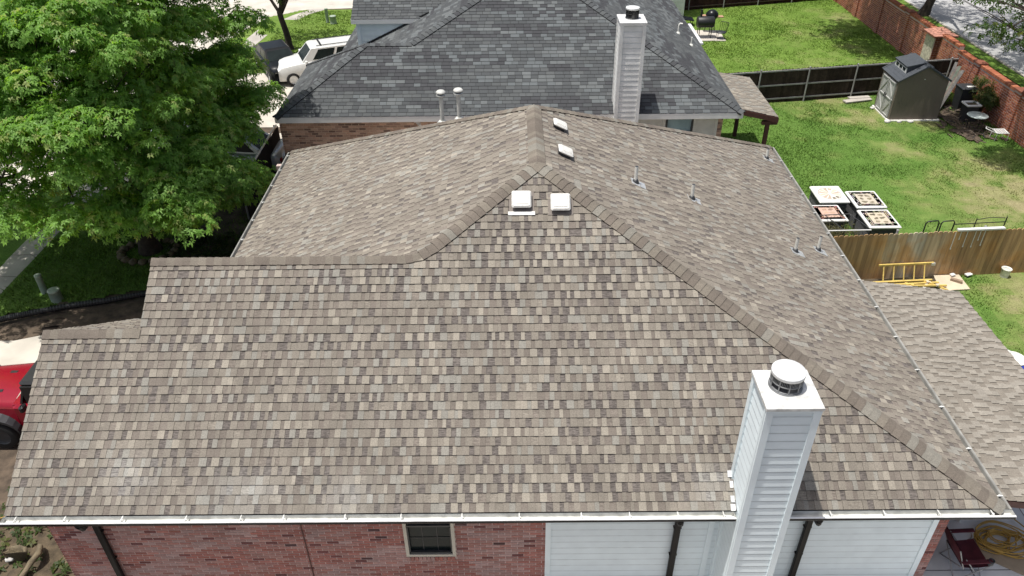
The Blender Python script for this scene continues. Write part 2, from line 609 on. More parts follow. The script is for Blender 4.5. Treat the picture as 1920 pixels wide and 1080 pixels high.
def lap_siding(mb, O, U, length, z0, z1, out, expo=0.15, lip=0.012, mi=0, zoff=0.0, holes=(), mi_shade=None):
    """horizontal lap boards, each leaning out at its lower edge."""
    O, U, out = Vector(O), Vector(U).normalized(), Vector(out)
    z = z0 + zoff
    Zv = Vector((0, 0, 1))
    if zoff > 0:
        z -= expo
    while z < z1:
        za, zb = max(z, z0), min(z + expo, z1)
        spans = [(0, length)]
        for (h0, h1, g0, g1) in holes:
            if zb > g0 and za < g1:
                ns = []
                for (s, e) in spans:
                    if e <= h0 or s >= h1:
                        ns.append((s, e))
                    else:
                        if s < h0:
                            ns.append((s, h0))
                        if e > h1:
                            ns.append((h1, e))
                spans = ns
        f = lambda zz: lip * (1 - (zz - z) / expo)
        for s, e in spans:
            a, b = O + U * s, O + U * e
            p = [a + Zv * za + out * f(za), b + Zv * za + out * f(za), b + Zv * zb + out * f(zb), a + Zv * zb + out * f(zb)]
            flip = (p[1] - p[0]).cross(p[2] - p[0]).dot(out) < 0
            mb.poly(p[::-1] if flip else p, mi)
            if mi_shade is not None and zb - za > expo * .8:  # strip coloured as the shadow the board above would leave
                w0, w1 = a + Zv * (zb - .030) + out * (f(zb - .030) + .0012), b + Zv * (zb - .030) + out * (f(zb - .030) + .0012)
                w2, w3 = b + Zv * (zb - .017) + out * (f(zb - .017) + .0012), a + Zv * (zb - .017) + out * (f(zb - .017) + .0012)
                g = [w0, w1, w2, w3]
                mb.poly(g[::-1] if flip else g, mi_shade)
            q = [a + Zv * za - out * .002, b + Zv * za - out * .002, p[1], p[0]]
            mb.poly(q[::-1] if flip else q, mi_shade if mi_shade is not None else mi)  # butt edge takes the same painted shadow tone
        z += expo


# ------------------------------------------------------------------ palettes (the materials' own colours)
K = 0.66
TAN, MID, GREY, DARK, BRN = lin(168, 160, 147, K), lin(148, 140, 129, K), lin(157, 153, 144, K), lin(113, 106, 101, K), lin(135, 126, 117, K)


def hsh(a, b, s=0):
    x = math.sin(a * 127.1 + b * 311.7 + s * 74.7) * 43758.5453
    return x - math.floor(x)


def vnoise(x, y, s=0):
    i, j = math.floor(x), math.floor(y)
    u, v = x - i, y - j
    u, v = u * u * (3 - 2 * u), v * v * (3 - 2 * v)
    a, b = hsh(i, j, s), hsh(i + 1, j, s)
    c, d = hsh(i, j + 1, s), hsh(i + 1, j + 1, s)
    return (a + (b - a) * u) * (1 - v) + (c + (d - c) * u) * v


def pal_brown(cx=None, mild=1.0):
    def pal(u, v, rng, up):
        k = round(v / 0.143)
        act = vnoise(u * 0.40 + k * 3.1, k * 0.9, 3) * .75 + .1
        if cx is not None:
            act += 0.25 * math.exp(-((u - cx) / 3.6) ** 2) - 0.10
        act *= mild
        r = rng.random()
        al = 0.0
        if up:
            if r < 0.05 + 0.62 * act * act:
                c = TAN
            else:
                c = GREY if r > .82 else MID
        else:
            if r < 0.10 + 0.80 * act * act:
                c, al = DARK, 0.8
            elif r > .93:
                c = GREY
            else:
                c = BRN if r < 0.70 else MID
                al = 0.45 if rng.random() < 0.25 else 0.0
        k2 = rng.uniform(.92, 1.08)
        return (c[0] * k2, c[1] * k2, c[2] * k2, al)
    return pal


def pal_cap(rng):
    c = rng.choice([MID, BRN, BRN, MID, BRN, GREY])
    k = rng.uniform(.90, 1.02)
    return (c[0] * k * .95, c[1] * k * .94, c[2] * k * .92, 0)


KG = .60
G1, G2, G3, G4 = lin(124, 128, 129, KG), lin(108, 111, 112, KG), lin(97, 100, 102, KG), lin(86, 87, 90, KG)


def pal_grey(u, v, rng, up):
    k = round(v / 0.143)
    a = vnoise(u * .75 + k * .37, k * 0.55, 5)
    b = vnoise(u * .45 + 9 + k * .2, k * .4, 8)
    r = rng.random()
    if a > .70 and r < .5:
        c = G1
    elif a > .5 and r < .4:
        c = lin(119, 124, 126, KG)
    elif b > .58 and r < .8:
        c = G4
    else:
        c = G2 if r < .5 else G3
    k2 = rng.uniform(.92, 1.08)
    return (c[0] * k2, c[1] * k2, c[2] * k2, 0)


def pal_gcap(rng):
    c = rng.choice([G2, G2, G3, G3, G4, lin(114, 118, 120, KG)])
    return (*c, 0)


def pal_rbrick(x, z, rng):
    r = rng.random()
    a = vnoise(x * 1.1, z * 2.2, 21)
    if r < 0.014:
        c = (0.09, 0.05, 0.05)
    elif r < 0.06:
        c = (0.16, 0.065, 0.062)
    elif a > 0.50:
        c = rng.choice([(0.36, 0.225, 0.205), (0.34, 0.195, 0.175), (0.37, 0.25, 0.232), (0.34, 0.17, 0.145)])
    else:
        c = rng.choice([(0.33, 0.138, 0.112), (0.35, 0.155, 0.13), (0.30, 0.125, 0.105), (0.35, 0.195, 0.17), (0.33, 0.17, 0.15)])
    k = rng.uniform(.85, 1.15)
    return (c[0] * k, c[1] * k, c[2] * k, 0)


def pal_nbrick(x, z, rng):
    r = rng.random()
    c = rng.choice([(0.50, 0.32, 0.24), (0.43, 0.265, 0.20), (0.56, 0.38, 0.295), (0.35, 0.23, 0.185), (0.50, 0.335, 0.26)])
    if r < .16:
        c = (0.20, 0.13, 0.11)
    k = rng.uniform(.85, 1.15)
    return (c[0] * k, c[1] * k, c[2] * k, 0)


def pal_obrick(x, z, rng):
    c = rng.choice([(0.36, 0.125, 0.065), (0.32, 0.105, 0.058), (0.40, 0.155, 0.085), (0.28, 0.092, 0.055)])
    k = rng.uniform(.85, 1.15)
    return (c[0] * k, c[1] * k, c[2] * k, 0)
#@@NEXT
# ------------------------------------------------------------------ ground, lawns, roads
def sheet(name, pts, z, mat, thick=0.05):
    mb = MB()
    a = [Vector((x, y, z)) for x, y in pts]
    n = len(a)
    area = sum(a[i].x * a[(i + 1) % n].y - a[(i + 1) % n].x * a[i].y for i in range(n))
    if area < 0:
        a = a[::-1]
    mb.poly(a)
    b = [p - Vector((0, 0, thick)) for p in a]
    for i in range(n):
        mb.poly([b[i], b[(i + 1) % n], a[(i + 1) % n], a[i]])
    return struct(mb.build(name, mat))


mb = MB()
mb.poly([(-250, -250, ZG - .03), (250, -250, ZG - .03), (250, 250, ZG - .03), (-250, 250, ZG - .03)])
struct(mb.build("ground", M['dirt']))

DRY = [(19.0, 22.3, 1.7, .75), (22.3, 14.8, 2.6, .85), (20.2, 18.0, 1.6, .45), (19.4, 9.2, 1.3, .8), (19.8, 7.3, 1.3, .9), (23.5, 12.5, 2.2, .7),
       (22.6, 29.2, 1.3, .55), (19.5, 26.0, 2.2, .55), (23.6, 34.8, 1.2, .6), (20.5, 21.0, 1.0, .7), (18.5, 4.8, 1.2, .7), (21.6, 32.5, 2.0, .4),
       (17.3, 24.2, 1.5, .4), (21.8, 20.2, 1.0, .6)]


def dryness(x, y):
    d = 0.0
    for cx, cy, r, a in DRY:
        d = max(d, a * math.exp(-((x - cx) ** 2 + ((y - cy) * 0.85) ** 2) / (r * r)))
    n = vnoise(x * 1.3, y * 1.3, 31) * .6 + vnoise(x * 3.7, y * 3.7, 32) * .4
    return max(0.0, min(1.0, d * (0.55 + n * .8) + (n - .66) * .7))


GR_A, GR_B, GR_DRY, GR_Y = (0.072, 0.142, 0.026), (0.108, 0.186, 0.040), (0.25, 0.225, 0.120), (0.17, 0.205, 0.064)


def grass_col(x, y, lush=0.0):
    d = dryness(x, y) if lush < 1 else 0.12 * vnoise(x * 2, y * 2, 3)
    n = vnoise(x * .9 + 50, y * .9, 40) * .6 + vnoise(x * 2.9, y * 2.9, 41) * .4
    g = [a + (b - a) * n for a, b in zip(GR_A, GR_B)]
    if y > 22.4 + .155 * (x - 14.46):
        g = [g[0] * 1.35, g[1] * 1.2, g[2] * 1.1]
    mid = [a + (b - a) * min(1, d * 1.8) for a, b in zip(g, GR_Y)]
    return [a + (b - a) * max(0, min(1, (d - .35) * 1.6)) for a, b in zip(mid, GR_DRY)]


def lawn(name, x0, x1, y0, y1, z, step, keep=None, lush=0.0):
    nx, ny = int((x1 - x0) / step), int((y1 - y0) / step)
    xs, ys = np.linspace(x0, x1, nx + 1), np.linspace(y0, y1, ny + 1)
    V = [(x, y, z + .03 * vnoise(x * .6, y * .6, 60)) for y in ys for x in xs]
    Q, C = [], []
    for j in range(ny):
        for i in range(nx):
            cx, cy = (xs[i] + xs[i + 1]) / 2, (ys[j] + ys[j + 1]) / 2
            if keep and not keep(cx, cy):
                continue
            Q.append((j * (nx + 1) + i, j * (nx + 1) + i + 1, (j + 1) * (nx + 1) + i + 1, (j + 1) * (nx + 1) + i))
            C.append(grass_col(cx, cy, lush))
    return struct(np_mesh(name, np.array(V), np.array(Q), np.array(C), M['turf']))


def blades(name, label_pts, n, hmin, hmax, z, keep=None, lush=0.0, seed=1, wid=.018):
    rs = np.random.RandomState(seed)
    (x0, x1, y0, y1) = label_pts
    P = np.column_stack([rs.uniform(x0, x1, n), rs.uniform(y0, y1, n)])
    V, T, C = [], [], []
    for x, y in P:
        if keep and not keep(x, y):
            continue
        d = dryness(x, y) if lush < 1 else 0
        cl = vnoise(x * 2.1, y * 2.1, 77)
        if rs.rand() < d * .75:
            continue
        h = (hmin + (hmax - hmin) * rs.rand()) * (0.45 + 1.1 * cl) * (1 - .5 * d)
        a = rs.uniform(0, 6.283)
        lean = rs.uniform(.3, 1.1) * h
        b = rs.uniform(0, 6.283)
        w = wid * rs.uniform(.7, 1.3)
        i = len(V)
        V += [(x - math.cos(a) * w, y - math.sin(a) * w, z), (x + math.cos(a) * w, y + math.sin(a) * w, z),
              (x + math.cos(b) * lean, y + math.sin(b) * lean, z + h)]
        T.append((i, i + 1, i + 2))
        c = grass_col(x, y, lush)
        k = rs.uniform(.75, 1.45)
        C.append([v * k for v in c])
    o = np_mesh(name, np.array(V), np.array(T), np.array(C), M['blade'])
    return struct(o, 'stuff')


def in_back(x, y):
    if y > 22.42 + .155 * (x - 14.46):
        return False
    if y < 6.9 and x < 15.6:
        return False
    return x > 13.2


def in_side(x, y):
    # front lawn: bounded by the walk, the drive and the planted bed along the house
    if x < -7.8 or x > -0.1:
        return False
    edge = 8.65 + (x + 7.0) * 0.36
    return y > edge


lawn("back_lawn", 13.2, 24.8, -2.0, 24.2, ZG, .14, in_back)
in_next = lambda x, y: y > 22.42 + .155 * (x - 14.46)
lawn("neighbouring_lawn", 13.2, 24.8, 22.0, 38.5, ZG, .2, in_next)
lawn("front_lawn", -7.85, -0.2, 8.2, 15.2, ZG, .16, in_side, 1.0)
lawn("far_front_lawn", -8.4, 1.0, 15.2, 37.5, ZG - .01, .3, lambda x, y: x > -7.55 + max(0, (y - 22)) * .12 and not (y < 26.5 and x > -6.6), 1.0)
lawn("kerb_strip_lawn", -9.9, -8.6, -4, 20, ZG, .2)
def street_x(y):
    pts = [(-60, -9.9), (22, -9.9), (30, -9.0), (36.2, -7.4), (37.6, -5.6)]
    for (a, b), (c, d) in zip(pts, pts[1:]):
        if a <= y <= c:
            return b + (d - b) * (y - a) / (c - a)
    return -5.6


lawn("kerb_strip_lawn", -10.0, -4.8, 20, 37.4, ZG - .004, .2, lambda x, y: x > street_x(y) + .08 and x < -7.4 + max(0, y - 24) * .16, 1.0)
lawn("verge_lawn", 27.95, 28.75, 5, 48, ZG, .2)
tag(blades("grass", (13.3, 24.7, 5.5, 24.1), 105000, .028, .066, ZG + .005, in_back, seed=3), "short green grass of the fenced back lawn beside the brown roof", "grass")
tag(blades("grass", (13.3, 24.7, 22.2, 38.2), 52000, .03, .062, ZG + .005, in_next, seed=4, wid=.026), "bright green grass of the lawn behind the dark board fence", "grass")
tag(blades("grass", (-7.8, -.2, 8.2, 15.2), 20000, .05, .11, ZG + .005, in_side, 1.0, seed=5), "shaded grass of the front lawn under the big tree", "grass")
tag(blades("grass", (-7.4, .8, 27.0, 37.2), 16000, .03, .06, ZG, lambda x, y: x > -7.5 + max(0, (y - 22)) * .12, 1.0, seed=6, wid=.035), "sunny front grass beyond the white parked vehicle", "grass")

sheet("street", [(-60, -60), (-9.9, -60), (-9.9, 22), (-9.0, 30), (-7.4, 36.2), (-5.6, 37.6), (6, 38.6), (60, 40), (60, 120), (-60, 120)], ZG - .02, M['concrete'], .004)
sheet("sidewalk", [(-8.62, -10), (-7.85, -10), (-7.85, 16), (-7.55, 24), (-6.55, 33.1), (-5.2, 36.6), (-4.4, 37.6), (-5.3, 37.6), (-6.1, 36.4), (-7.35, 33.6), (-8.3, 24), (-8.62, 16)], ZG + .012, M['walkc'])
mb = MB()
for y in [k * 1.15 - 8 for k in range(22)]:
    mb.box((-8.235, y, ZG + .0135), (.77, .016, .004))
struct(mb.build("sidewalk_joint_line", M['joint']))
sheet("driveway", [(-60, 4.0), (-1.2, 4.0), (-1.2, 7.75), (-5.78, 7.72), (-6.4, 7.5), (-60, 7.5)], ZG + .016, M['concrete'])
mb = MB()
for x in (-4.75, -8.2, -11.5):
    mb.box((x, 5.8, ZG + .018), (.02, 3.4, .005))
mb.box((-8, 5.9, ZG + .018), (14, .02, .005))
struct(mb.build("driveway_joint_line", M['joint']))
sheet("neighbouring_driveway", [(-9.5, 20.8), (2.0, 20.8), (2.0, 27.0), (-6.4, 27.0), (-7.5, 27.6), (-9.5, 28.2)], ZG + .002, M['concrete'])
sheet("side_driveway", [(-9.7, 15.4), (-1.8, 15.0), (-1.8, 20.2), (-9.7, 20.2)], ZG + .008, M['concrete'])
sheet("back_road", [(28.75, -60), (60, -60), (60, 120), (28.75, 120)], ZG - .015, M['roadc'], .004)
sheet("back_sidewalk", [(26.6, -60), (28.0, -60), (27.75, 120), (26.6, 120)], ZG + .012, M['walkc'])
mb = MB()
mb.box((28.72, 30, ZG + .0), (.12, 180, .14), bev=.03)
struct(mb.build("kerb", M['walkc']))
sheet("bounce_path", [(-1.2, -3.1), (13.2, -3.1), (13.2, .44), (-1.2, .44)], ZG + .006, M['concrete'])  # added out of view, pale to bounce light onto the near wall
sheet("bounce_path", [(-.1, 12.6), (13.0, 12.6), (13.0, 15.9), (-.1, 15.9)], ZG + .006, M['concrete'])  # added unseen between the houses to bounce light onto the shaded brick
sheet("patio", [(13.2, -4.5), (17.2, -4.5), (17.2, 5.9), (13.2, 5.9)], ZG + .02, M['slab'])
mb = MB()
mb.box((15.2, .72, ZG + .0225), (4.0, .012, .004)); mb.box((14.32, .1, ZG + .0225), (.012, 9, .004)); mb.box((15.9, .1, ZG + .0225), (.012, 9, .004))
struct(mb.build("patio_joint_line", M['joint']))
# planted bed at the corner of the brick wall, uneven soil
def bed(name, x0, x1, y0, y1, mat, amp, z=ZG, seed=5, ragged=1.0):
    n = 48
    xs, ys = np.linspace(x0, x1, n + 1), np.linspace(y0, y1, n + 1)
    V = [(x, y, z + .012 + amp * (vnoise(x * 4, y * 4, seed) * .6 + vnoise(x * 11, y * 11, seed + 1) * .4)) for y in ys for x in xs]
    Q = []
    for j in range(n):
        for i in range(n):
            e = min(i, j, n - 1 - i, n - 1 - j) / n
            if e > .16 * vnoise(i * .35, j * .35, seed + 3) * ragged:
                Q.append((j * (n + 1) + i, j * (n + 1) + i + 1, (j + 1) * (n + 1) + i + 1, (j + 1) * (n + 1) + i))
    return struct(np_mesh(name, np.array(V), np.array(Q), np.ones((len(Q), 3)), mat))


bed("flower_bed", -4.2, -1.2, -2.6, 2.9, M['bedsoil'], .17)
bed("soil_strip", -6.4, -.3, 7.76, 9.2, M['dirt'], .06, ZG + .0, 9)
bed("soil_patch", 13.4, 18.6, 9.3, 10.1, M['bedsoil'], .05, ZG, 12)
bed("soil_patch", 22.4, 24.75, 18.3, 23.0, M['dirt'], .07, ZG, 15, 2.2)
bed("soil_patch", -3.9, .2, 10.4, 15.2, M['dirt'], .03, ZG + .02, 19)

# ------------------------------------------------------------------ the brown roofed house
h, Dn, Df, xr, W, xl, Lh = 3.3967, 4.953, 5.2532, 6.6629, 13.6097, -0.1813, 12.9214
xa, xb, z1, z2 = -1.5711, 0.023, 1.6558, 2.382
pn, ps, pl, pf = h / Dn, h / (W - xr), h / (xr - xl), h / Df
sn, ss, sl, sf = [math.hypot(1, q) for q in (pn, ps, pl, pf)]
y1, y2 = z1 / pn, z2 / pn
x4 = xl + z2 / pl
pb = 0.66

house = thing("house", "single storey brick house under a mottled brown shingle roof with a white boxed chimney", "house", (6.5, 6.4, ZG))
rng = random.Random(11)


def fade_near(u, v, col):
    """pale scuffed marks on some shingles near the gutter"""
    k = 0
    for cx, cv, r in ((2.05, .25, .55), (3.7, .15, .4), (9.3, .3, .35), (.3, .5, .4)):
        k = max(k, math.exp(-((u - cx) / r) ** 2 - ((v - cv) / .28) ** 2))
    k *= .32 * (.4 + hsh(round(u * 9), round(v * 9)))
    w = lin(205, 205, 200, K)
    return tuple(col[i] * (1 - k) + w[i] * k for i in range(3)) + (col[3],)


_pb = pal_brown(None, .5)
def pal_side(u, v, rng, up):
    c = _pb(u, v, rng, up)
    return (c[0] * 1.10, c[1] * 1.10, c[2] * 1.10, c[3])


mb = MB()
vp, v1, v2 = Dn * sn, y1 * sn, y2 * sn
xR2 = W - (W - xr) * v2 / vp
near_polys = [[(xa, -.02), (xb, -.02), (xb, v1), (xa, v1)], [(xb, -.02), (W, -.02), (xR2, v2), (xb, v2)], [(x4, v2), (xR2, v2), (xr, vp)]]
shingles(mb, (0, 0, 0), (1, 0, 0), (0, 1, pn), near_polys, pal_brown(6.5), wmin=.055, wmax=.125, rng=rng, fade=fade_near)
mb.build("roof_slope", M['shingle'], house)

mb = MB()
vt = (xr - xl) * sl
yv = y2 + z2 / pb
left_poly = [(0, -.02), (Lh - yv, -.02), (Lh - y2, (x4 - xl) * sl), (Lh - Dn, vt), (Df, vt)]
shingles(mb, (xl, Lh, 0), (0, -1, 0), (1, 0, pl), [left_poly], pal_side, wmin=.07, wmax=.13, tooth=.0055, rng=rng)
mb.build("roof_slope", M['shingle'], house)
mb = MB()
vt = (W - xr) * ss
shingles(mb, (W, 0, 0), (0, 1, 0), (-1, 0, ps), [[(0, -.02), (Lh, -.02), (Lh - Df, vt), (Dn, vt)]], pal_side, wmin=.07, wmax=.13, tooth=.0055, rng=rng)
mb.build("roof_slope", M['shingle'], house)
mb = MB()
shingles(mb, (W, Lh, 0), (-1, 0, 0), (0, -1, pf), [[(0, 0), (W - xl, 0), (W - xr, Df * sf)]], pal_brown(), wmin=.12, wmax=.3, rng=rng)
mb.build("roof_slope", M['shingle'], house)
mb = MB()
sb = math.hypot(1, pb)
shingles(mb, (x4, yv, 0), (-1, 0, 0), (0, -1, pb), [[(x4 - xb, 0), (x4 - xb, (yv - y2) * sb), (0, (yv - y2) * sb)]], pal_brown(), rng=rng)
yv1 = y1 + z1 / pb
shingles(mb, (xb, yv1, 0), (-1, 0, 0), (0, -1, pb), [[(0, 0), (xb - xa, 0), (xb - xa, (yv1 - y1) * sb), (0, (yv1 - y1) * sb)]], pal_brown(), rng=rng)
mb.build("roof_slope", M['shingle'], house)

# decking under the shingles, fascia, soffit
mb = MB()
d = .03
def deck(*pts):
    a = [Vector(p) - Vector((0, 0, d)) for p in pts]
    n = (a[1] - a[0]).cross(a[2] - a[0])
    mb.poly(a if n.z > 0 else a[::-1])
PN, PF = (xr, Dn, h), (xr, Lh - Df, h)
deck((xb, 0, 0), (W, 0, 0), PN, (x4, y2, z2), (xb, y2, z2)); deck((xa, 0, 0), (xb, 0, 0), (xb, y1, z1), (xa, y1, z1))
deck((W, 0, 0), (W, Lh, 0), PF, PN); deck((xl, Lh, 0), (xl, yv, 0), (x4, y2, z2), PN, PF); deck((W, Lh, 0), (xl, Lh, 0), PF)
deck((xb, yv, 0), (xb, y2, z2), (x4, y2, z2)); deck((xb, yv1, 0), (xa, yv1, 0), (xa, y1, z1), (xb, y1, z1))
mb.build("roof_deck", M['deck'], house)

mb = MB()
fz = -.105
mb.box(((xa + W) / 2, .015, fz), (W - xa, .03, .15)); mb.box((W - .015, Lh / 2, fz), (.03, Lh - .06, .15)); mb.box((xl + .015, (Lh + yv1) / 2, fz), (.03, Lh - yv1 - .06, .15))
mb.box(((xl + W) / 2, Lh - .015, fz), (W - xl, .03, .15))
mb.box(((xa + W) / 2, .24, -.19), (W - xa - .04, .42, .02))
mb.box((W - .22, Lh / 2, -.19), (.40, Lh - .9, .02)); mb.box((xl + .24, (Lh + yv1) / 2, -.19), (.42, Lh - yv1 - .5, .02))
for (xx, yy, zz, pb_) in ((xa, y1, z1, pb), (xb, y2, z2, pb)):
    mb.extrude([(xx, 0.0, -.03), (xx, yy, zz - .03), (xx, yy, zz - .2), (xx, 0.0, -.2)], (.03, 0, 0))
    ye = yy + zz / pb_
    mb.extrude([(xx, ye, -.03), (xx, yy, zz - .03), (xx, yy, zz - .2), (xx, ye, -.2)], (.03, 0, 0))
mb.build("fascia", M['trimgrey'], house)

# hips and ridges
mb = MB()
dN, dL, dRt, dF = Vector((0, -1, -pn)), Vector((-1, 0, -pl)), Vector((1, 0, -ps)), Vector((0, 1, -pf))
def perp(dv, line):
    line = Vector(line).normalized()
    return (dv - line * dv.dot(line)).normalized()
def hip(p, q, da, db, w=.15, extra=None):
    path = [Vector(p)] + [Vector(e) for e in (extra or [])] + [Vector(q)]
    na, nb = [], []
    for i in range(len(path) - 1):
        l = path[i + 1] - path[i]
        na.append(perp(da, l)); nb.append(perp(db, l))
    ridge_caps(mb, path, na, nb, w, pal_cap, rng)
hip((W, 0, 0), PN, dN, dRt, .15)
dB = Vector((0, 1, -pb))
hip((xb, y2, z2), (x4 - .25, y2, z2), dN, dB, .145)
j0, j1 = Vector((x4 - .25, y2, z2)), Vector((x4, y2, z2)) + (Vector(PN) - Vector((x4, y2, z2))) * .12
mid = (j0 + j1) / 2 * .5 + Vector((x4, y2, z2)) * .5
hip(j0, j1, dN, dL, .15, [mid])
hip(j1, PN, dN, dL, .15)
hip((xa, y1, z1), (xb, y1, z1), dN, dB, .145)
mb.build("ridge_cap", M['shingle'], house)
mb = MB()
hip((W, Lh, 0), PF, dRt, dF, .15); hip((xl, Lh, 0), PF, dL, dF, .15)
hip(PF, PN, dL, dRt, .17)
mb.build("ridge_cap", M['shingle'], house)


# gutters
def gutter(p0, p1, out, brackets, name="gutter", parent=None, mats=None, top=-.02):
    mb = MB()
    p0, p1, out = Vector(p0), Vector(p1), Vector(out)
    p0, p1 = p0 + out * .005, p1 + out * .005
    prof = [(0, 0, 0), (.0, -.085, 0), (.085, -.085, 0), (.098, -.012, 0), (.108, 0, 1), (.130, 0, 1), (.134, -.012, 2), (.134, -.045, 2), (.10, -.105, 2), (-.0, -.105, 2)]
    for k in range(len(prof) - 1):
        (d0, za, m0), (d1, zb, m1) = prof[k], prof[k + 1]
        a, b = p0 + out * d0 + Vector((0, 0, za + top)), p1 + out * d0 + Vector((0, 0, za + top))
        c, e = p1 + out * d1 + Vector((0, 0, zb + top)), p0 + out * d1 + Vector((0, 0, zb + top))
        mb.poly([a, b, c, e], m0 if k != 4 else 1)
    for p in (p0, p1):
        mb.poly([p + out * q[0] + Vector((0, 0, q[1] + top)) for q in ((0, 0), (0, -.105), (.10, -.105), (.138, -.045), (.138, 0))], 0)
    g = mb.build(name, mats or [M['gutter_in'], M['gutter_lip'], M['bronze']], parent)
    U = (p1 - p0).normalized()
    for t in brackets:
        b = MB()
        c = p0 + U * t + out * .055 + Vector((0, 0, top + .006))
        rot = Matrix((U, out, U.cross(out))).transposed()
        b.box(c, (.018, .125, .008), mat=rot)
        b.box(c + U * .012 + out * .02 + Vector((0, 0, -.012)), (.03, .03, .02), mat=rot)
        b.build("gutter_bracket", M['gutter_in'], g)
    return g


mat_dull = mat_plain('dull_gutter', (.26, .255, .235), .6, noise=.25, scale=6)
px2x = lambda px: (px - 8) / (1880 - 8) * (W - xa) + xa
br = [px2x(p) - xa + .02 for p in (31, 124, 232, 352, 455, 535, 650, 755, 869, 976, 1092, 1182, 1272, 1357)]
gutter((xa - .02, 0, 0), (9.545, 0, 0), (0, -1, 0), br, parent=house)
gutter((10.285, 0, 0), (W + .13, 0, 0), (0, -1, 0), [px2x(p) - 10.285 for p in (1556, 1656, 1757, 1855)], parent=house)
gutter((W, 0, 0), (W, Lh, 0), (1, 0, 0), [.25 + .98 * k for k in range(13)], parent=house, mats=[mat_dull, mat_dull, M['bronze']])
gutter((xl, Lh, 0), (xl, yv1, 0), (-1, 0, 0), [.25 + .92 * k for k in range(9)], parent=house, mats=[mat_dull, mat_dull, M['bronze']])
for ox, wx in ((-.46, -.58), (8.73, 8.85), (10.84, 10.96)):
    mb = MB()
    mb.box((ox, -.06, -.15), (.10, .10, .07), bev=.02)
    path = [Vector((ox, -.06, -.18)), Vector((ox + .02, -.03, -.27)), Vector((wx, .345, -.52)), Vector((wx, .385, -.62))]
    mb.tube(path, .05, 8, smooth=False)
    mb.box((wx, .385, (-.58 + ZG) / 2 - .0), (.10, .075, -.58 - ZG - .02), bev=.012)
    for zz in (-.9, -1.6):
        mb.box((wx, .40, zz), (.13, .055, .03))
    mb.build("downspout", M['bronze'], house)

# walls
wy = .45
X0, X1, XS = -1.43, 13.27, 6.71
mb = MB()
brickl = XS - X0
win = (4.37, 5.21, -1.68, -.36)
for (a, b, c, e) in ((X0, win[0], ZG, -.2), (win[1], XS, ZG, -.2), (win[0], win[1], ZG, win[2]), (win[0], win[1], win[3], -.2)):
    mb.box(((a + b) / 2, wy + .08, (c + e) / 2), (b - a, .14, e - c), 1)
brick_face(mb, (X0, wy + .01, ZG), (1, 0, 0), brickl, -.2 - ZG, pal_rbrick, rng, (0, -1, 0), holes=[(win[0] - X0 - .005, win[1] - X0 + .005, win[2] - ZG - .11, 3)])
# sill course of upright bricks
x = win[0]
while x < win[1] - .03:
    mb.box((x + .033, wy - .004, win[2] - .055), (.058, .05, .11), 0, pal_rbrick(x * 3, 0, rng))
    x += .0685
mb.box((X0 + .07, (wy + .16 + yv1 - .3) / 2, (ZG - .2) / 2), (.14, yv1 - .3 - wy - .16, -.2 - ZG), 1)
brick_face(mb, (X0, wy, ZG), (0, 1, 0), yv1 - .3 - wy, -.2 - ZG, pal_rbrick, rng, (-1, 0, 0))
mb.box((.3, (yv1 + Lh - .4) / 2, (ZG - .2) / 2), (.14, Lh - .4 - yv1, -.2 - ZG), 1)
brick_face(mb, (.23, yv1 - .3, ZG), (0, 1, 0), Lh - .1 - yv1, -.2 - ZG, pal_rbrick, rng, (-1, 0, 0))
mb.box(((X0 + X1) / 2, Lh - .47, (ZG - .2) / 2), (X1 - .3, .14, -.2 - ZG), 1)
mb.box((X1 - .07, (Lh - .55 + wy + .16) / 2, (ZG - .2) / 2), (.14, Lh - .55 - wy - .16, -.2 - ZG), 1)
brick_face(mb, (X1, wy + .005, ZG), (0, 1, 0), Lh - .5 - wy, -.2 - ZG, pal_rbrick, rng, (1, 0, 0))
brick_face(mb, (13.10, wy + .01, ZG), (1, 0, 0), .17, -.2 - ZG, pal_rbrick, rng, (0, -1, 0))
mb.box((13.185, wy + .085, (ZG - .2) / 2), (.16, .14, -.2 - ZG), 1)
# gables on the drive side
mb.extrude([(xb + .12, .5, -.2), (xb + .12, y2, z2 - .25), (xb + .12, yv - .5, -.2)], (.1, 0, 0), 1)
mb.extrude([(xa + .12, .5, -.2), (xa + .12, y1, z1 - .25), (xa + .12, yv1 - .5, -.2)], (.1, 0, 0), 1)
mb.build("brick_wall", [M['brick'], M['mortar']], house)
mb = MB()
mb.box((2.71, wy - .001, -1.5), (.018, .012, 2.1))
mb.build("movement_joint", M['rust'], house)
mb = MB()
mb.box(((XS + 13.1) / 2, wy + .085, (ZG - .2) / 2), (13.1 - XS, .13, -.2 - ZG), 0)
lap_siding(mb, (XS + .09, wy + .018, 0), (1, 0, 0), 13.1 - XS - .18, ZG, -.2, (0, -1, 0), .158, .012, mi_shade=1)
for x in (XS + .045, 13.055):
    mb.box((x, wy + .005, (ZG - .2) / 2), (.09, .03, -.2 - ZG), 0)
for x in (9.42,):
    mb.box((x, wy - .0, (ZG - .2) / 2), (.09, .03, -.2 - ZG), 0)
mb.build("siding_wall", [M['white'], M['lap_shade_soft']], house)

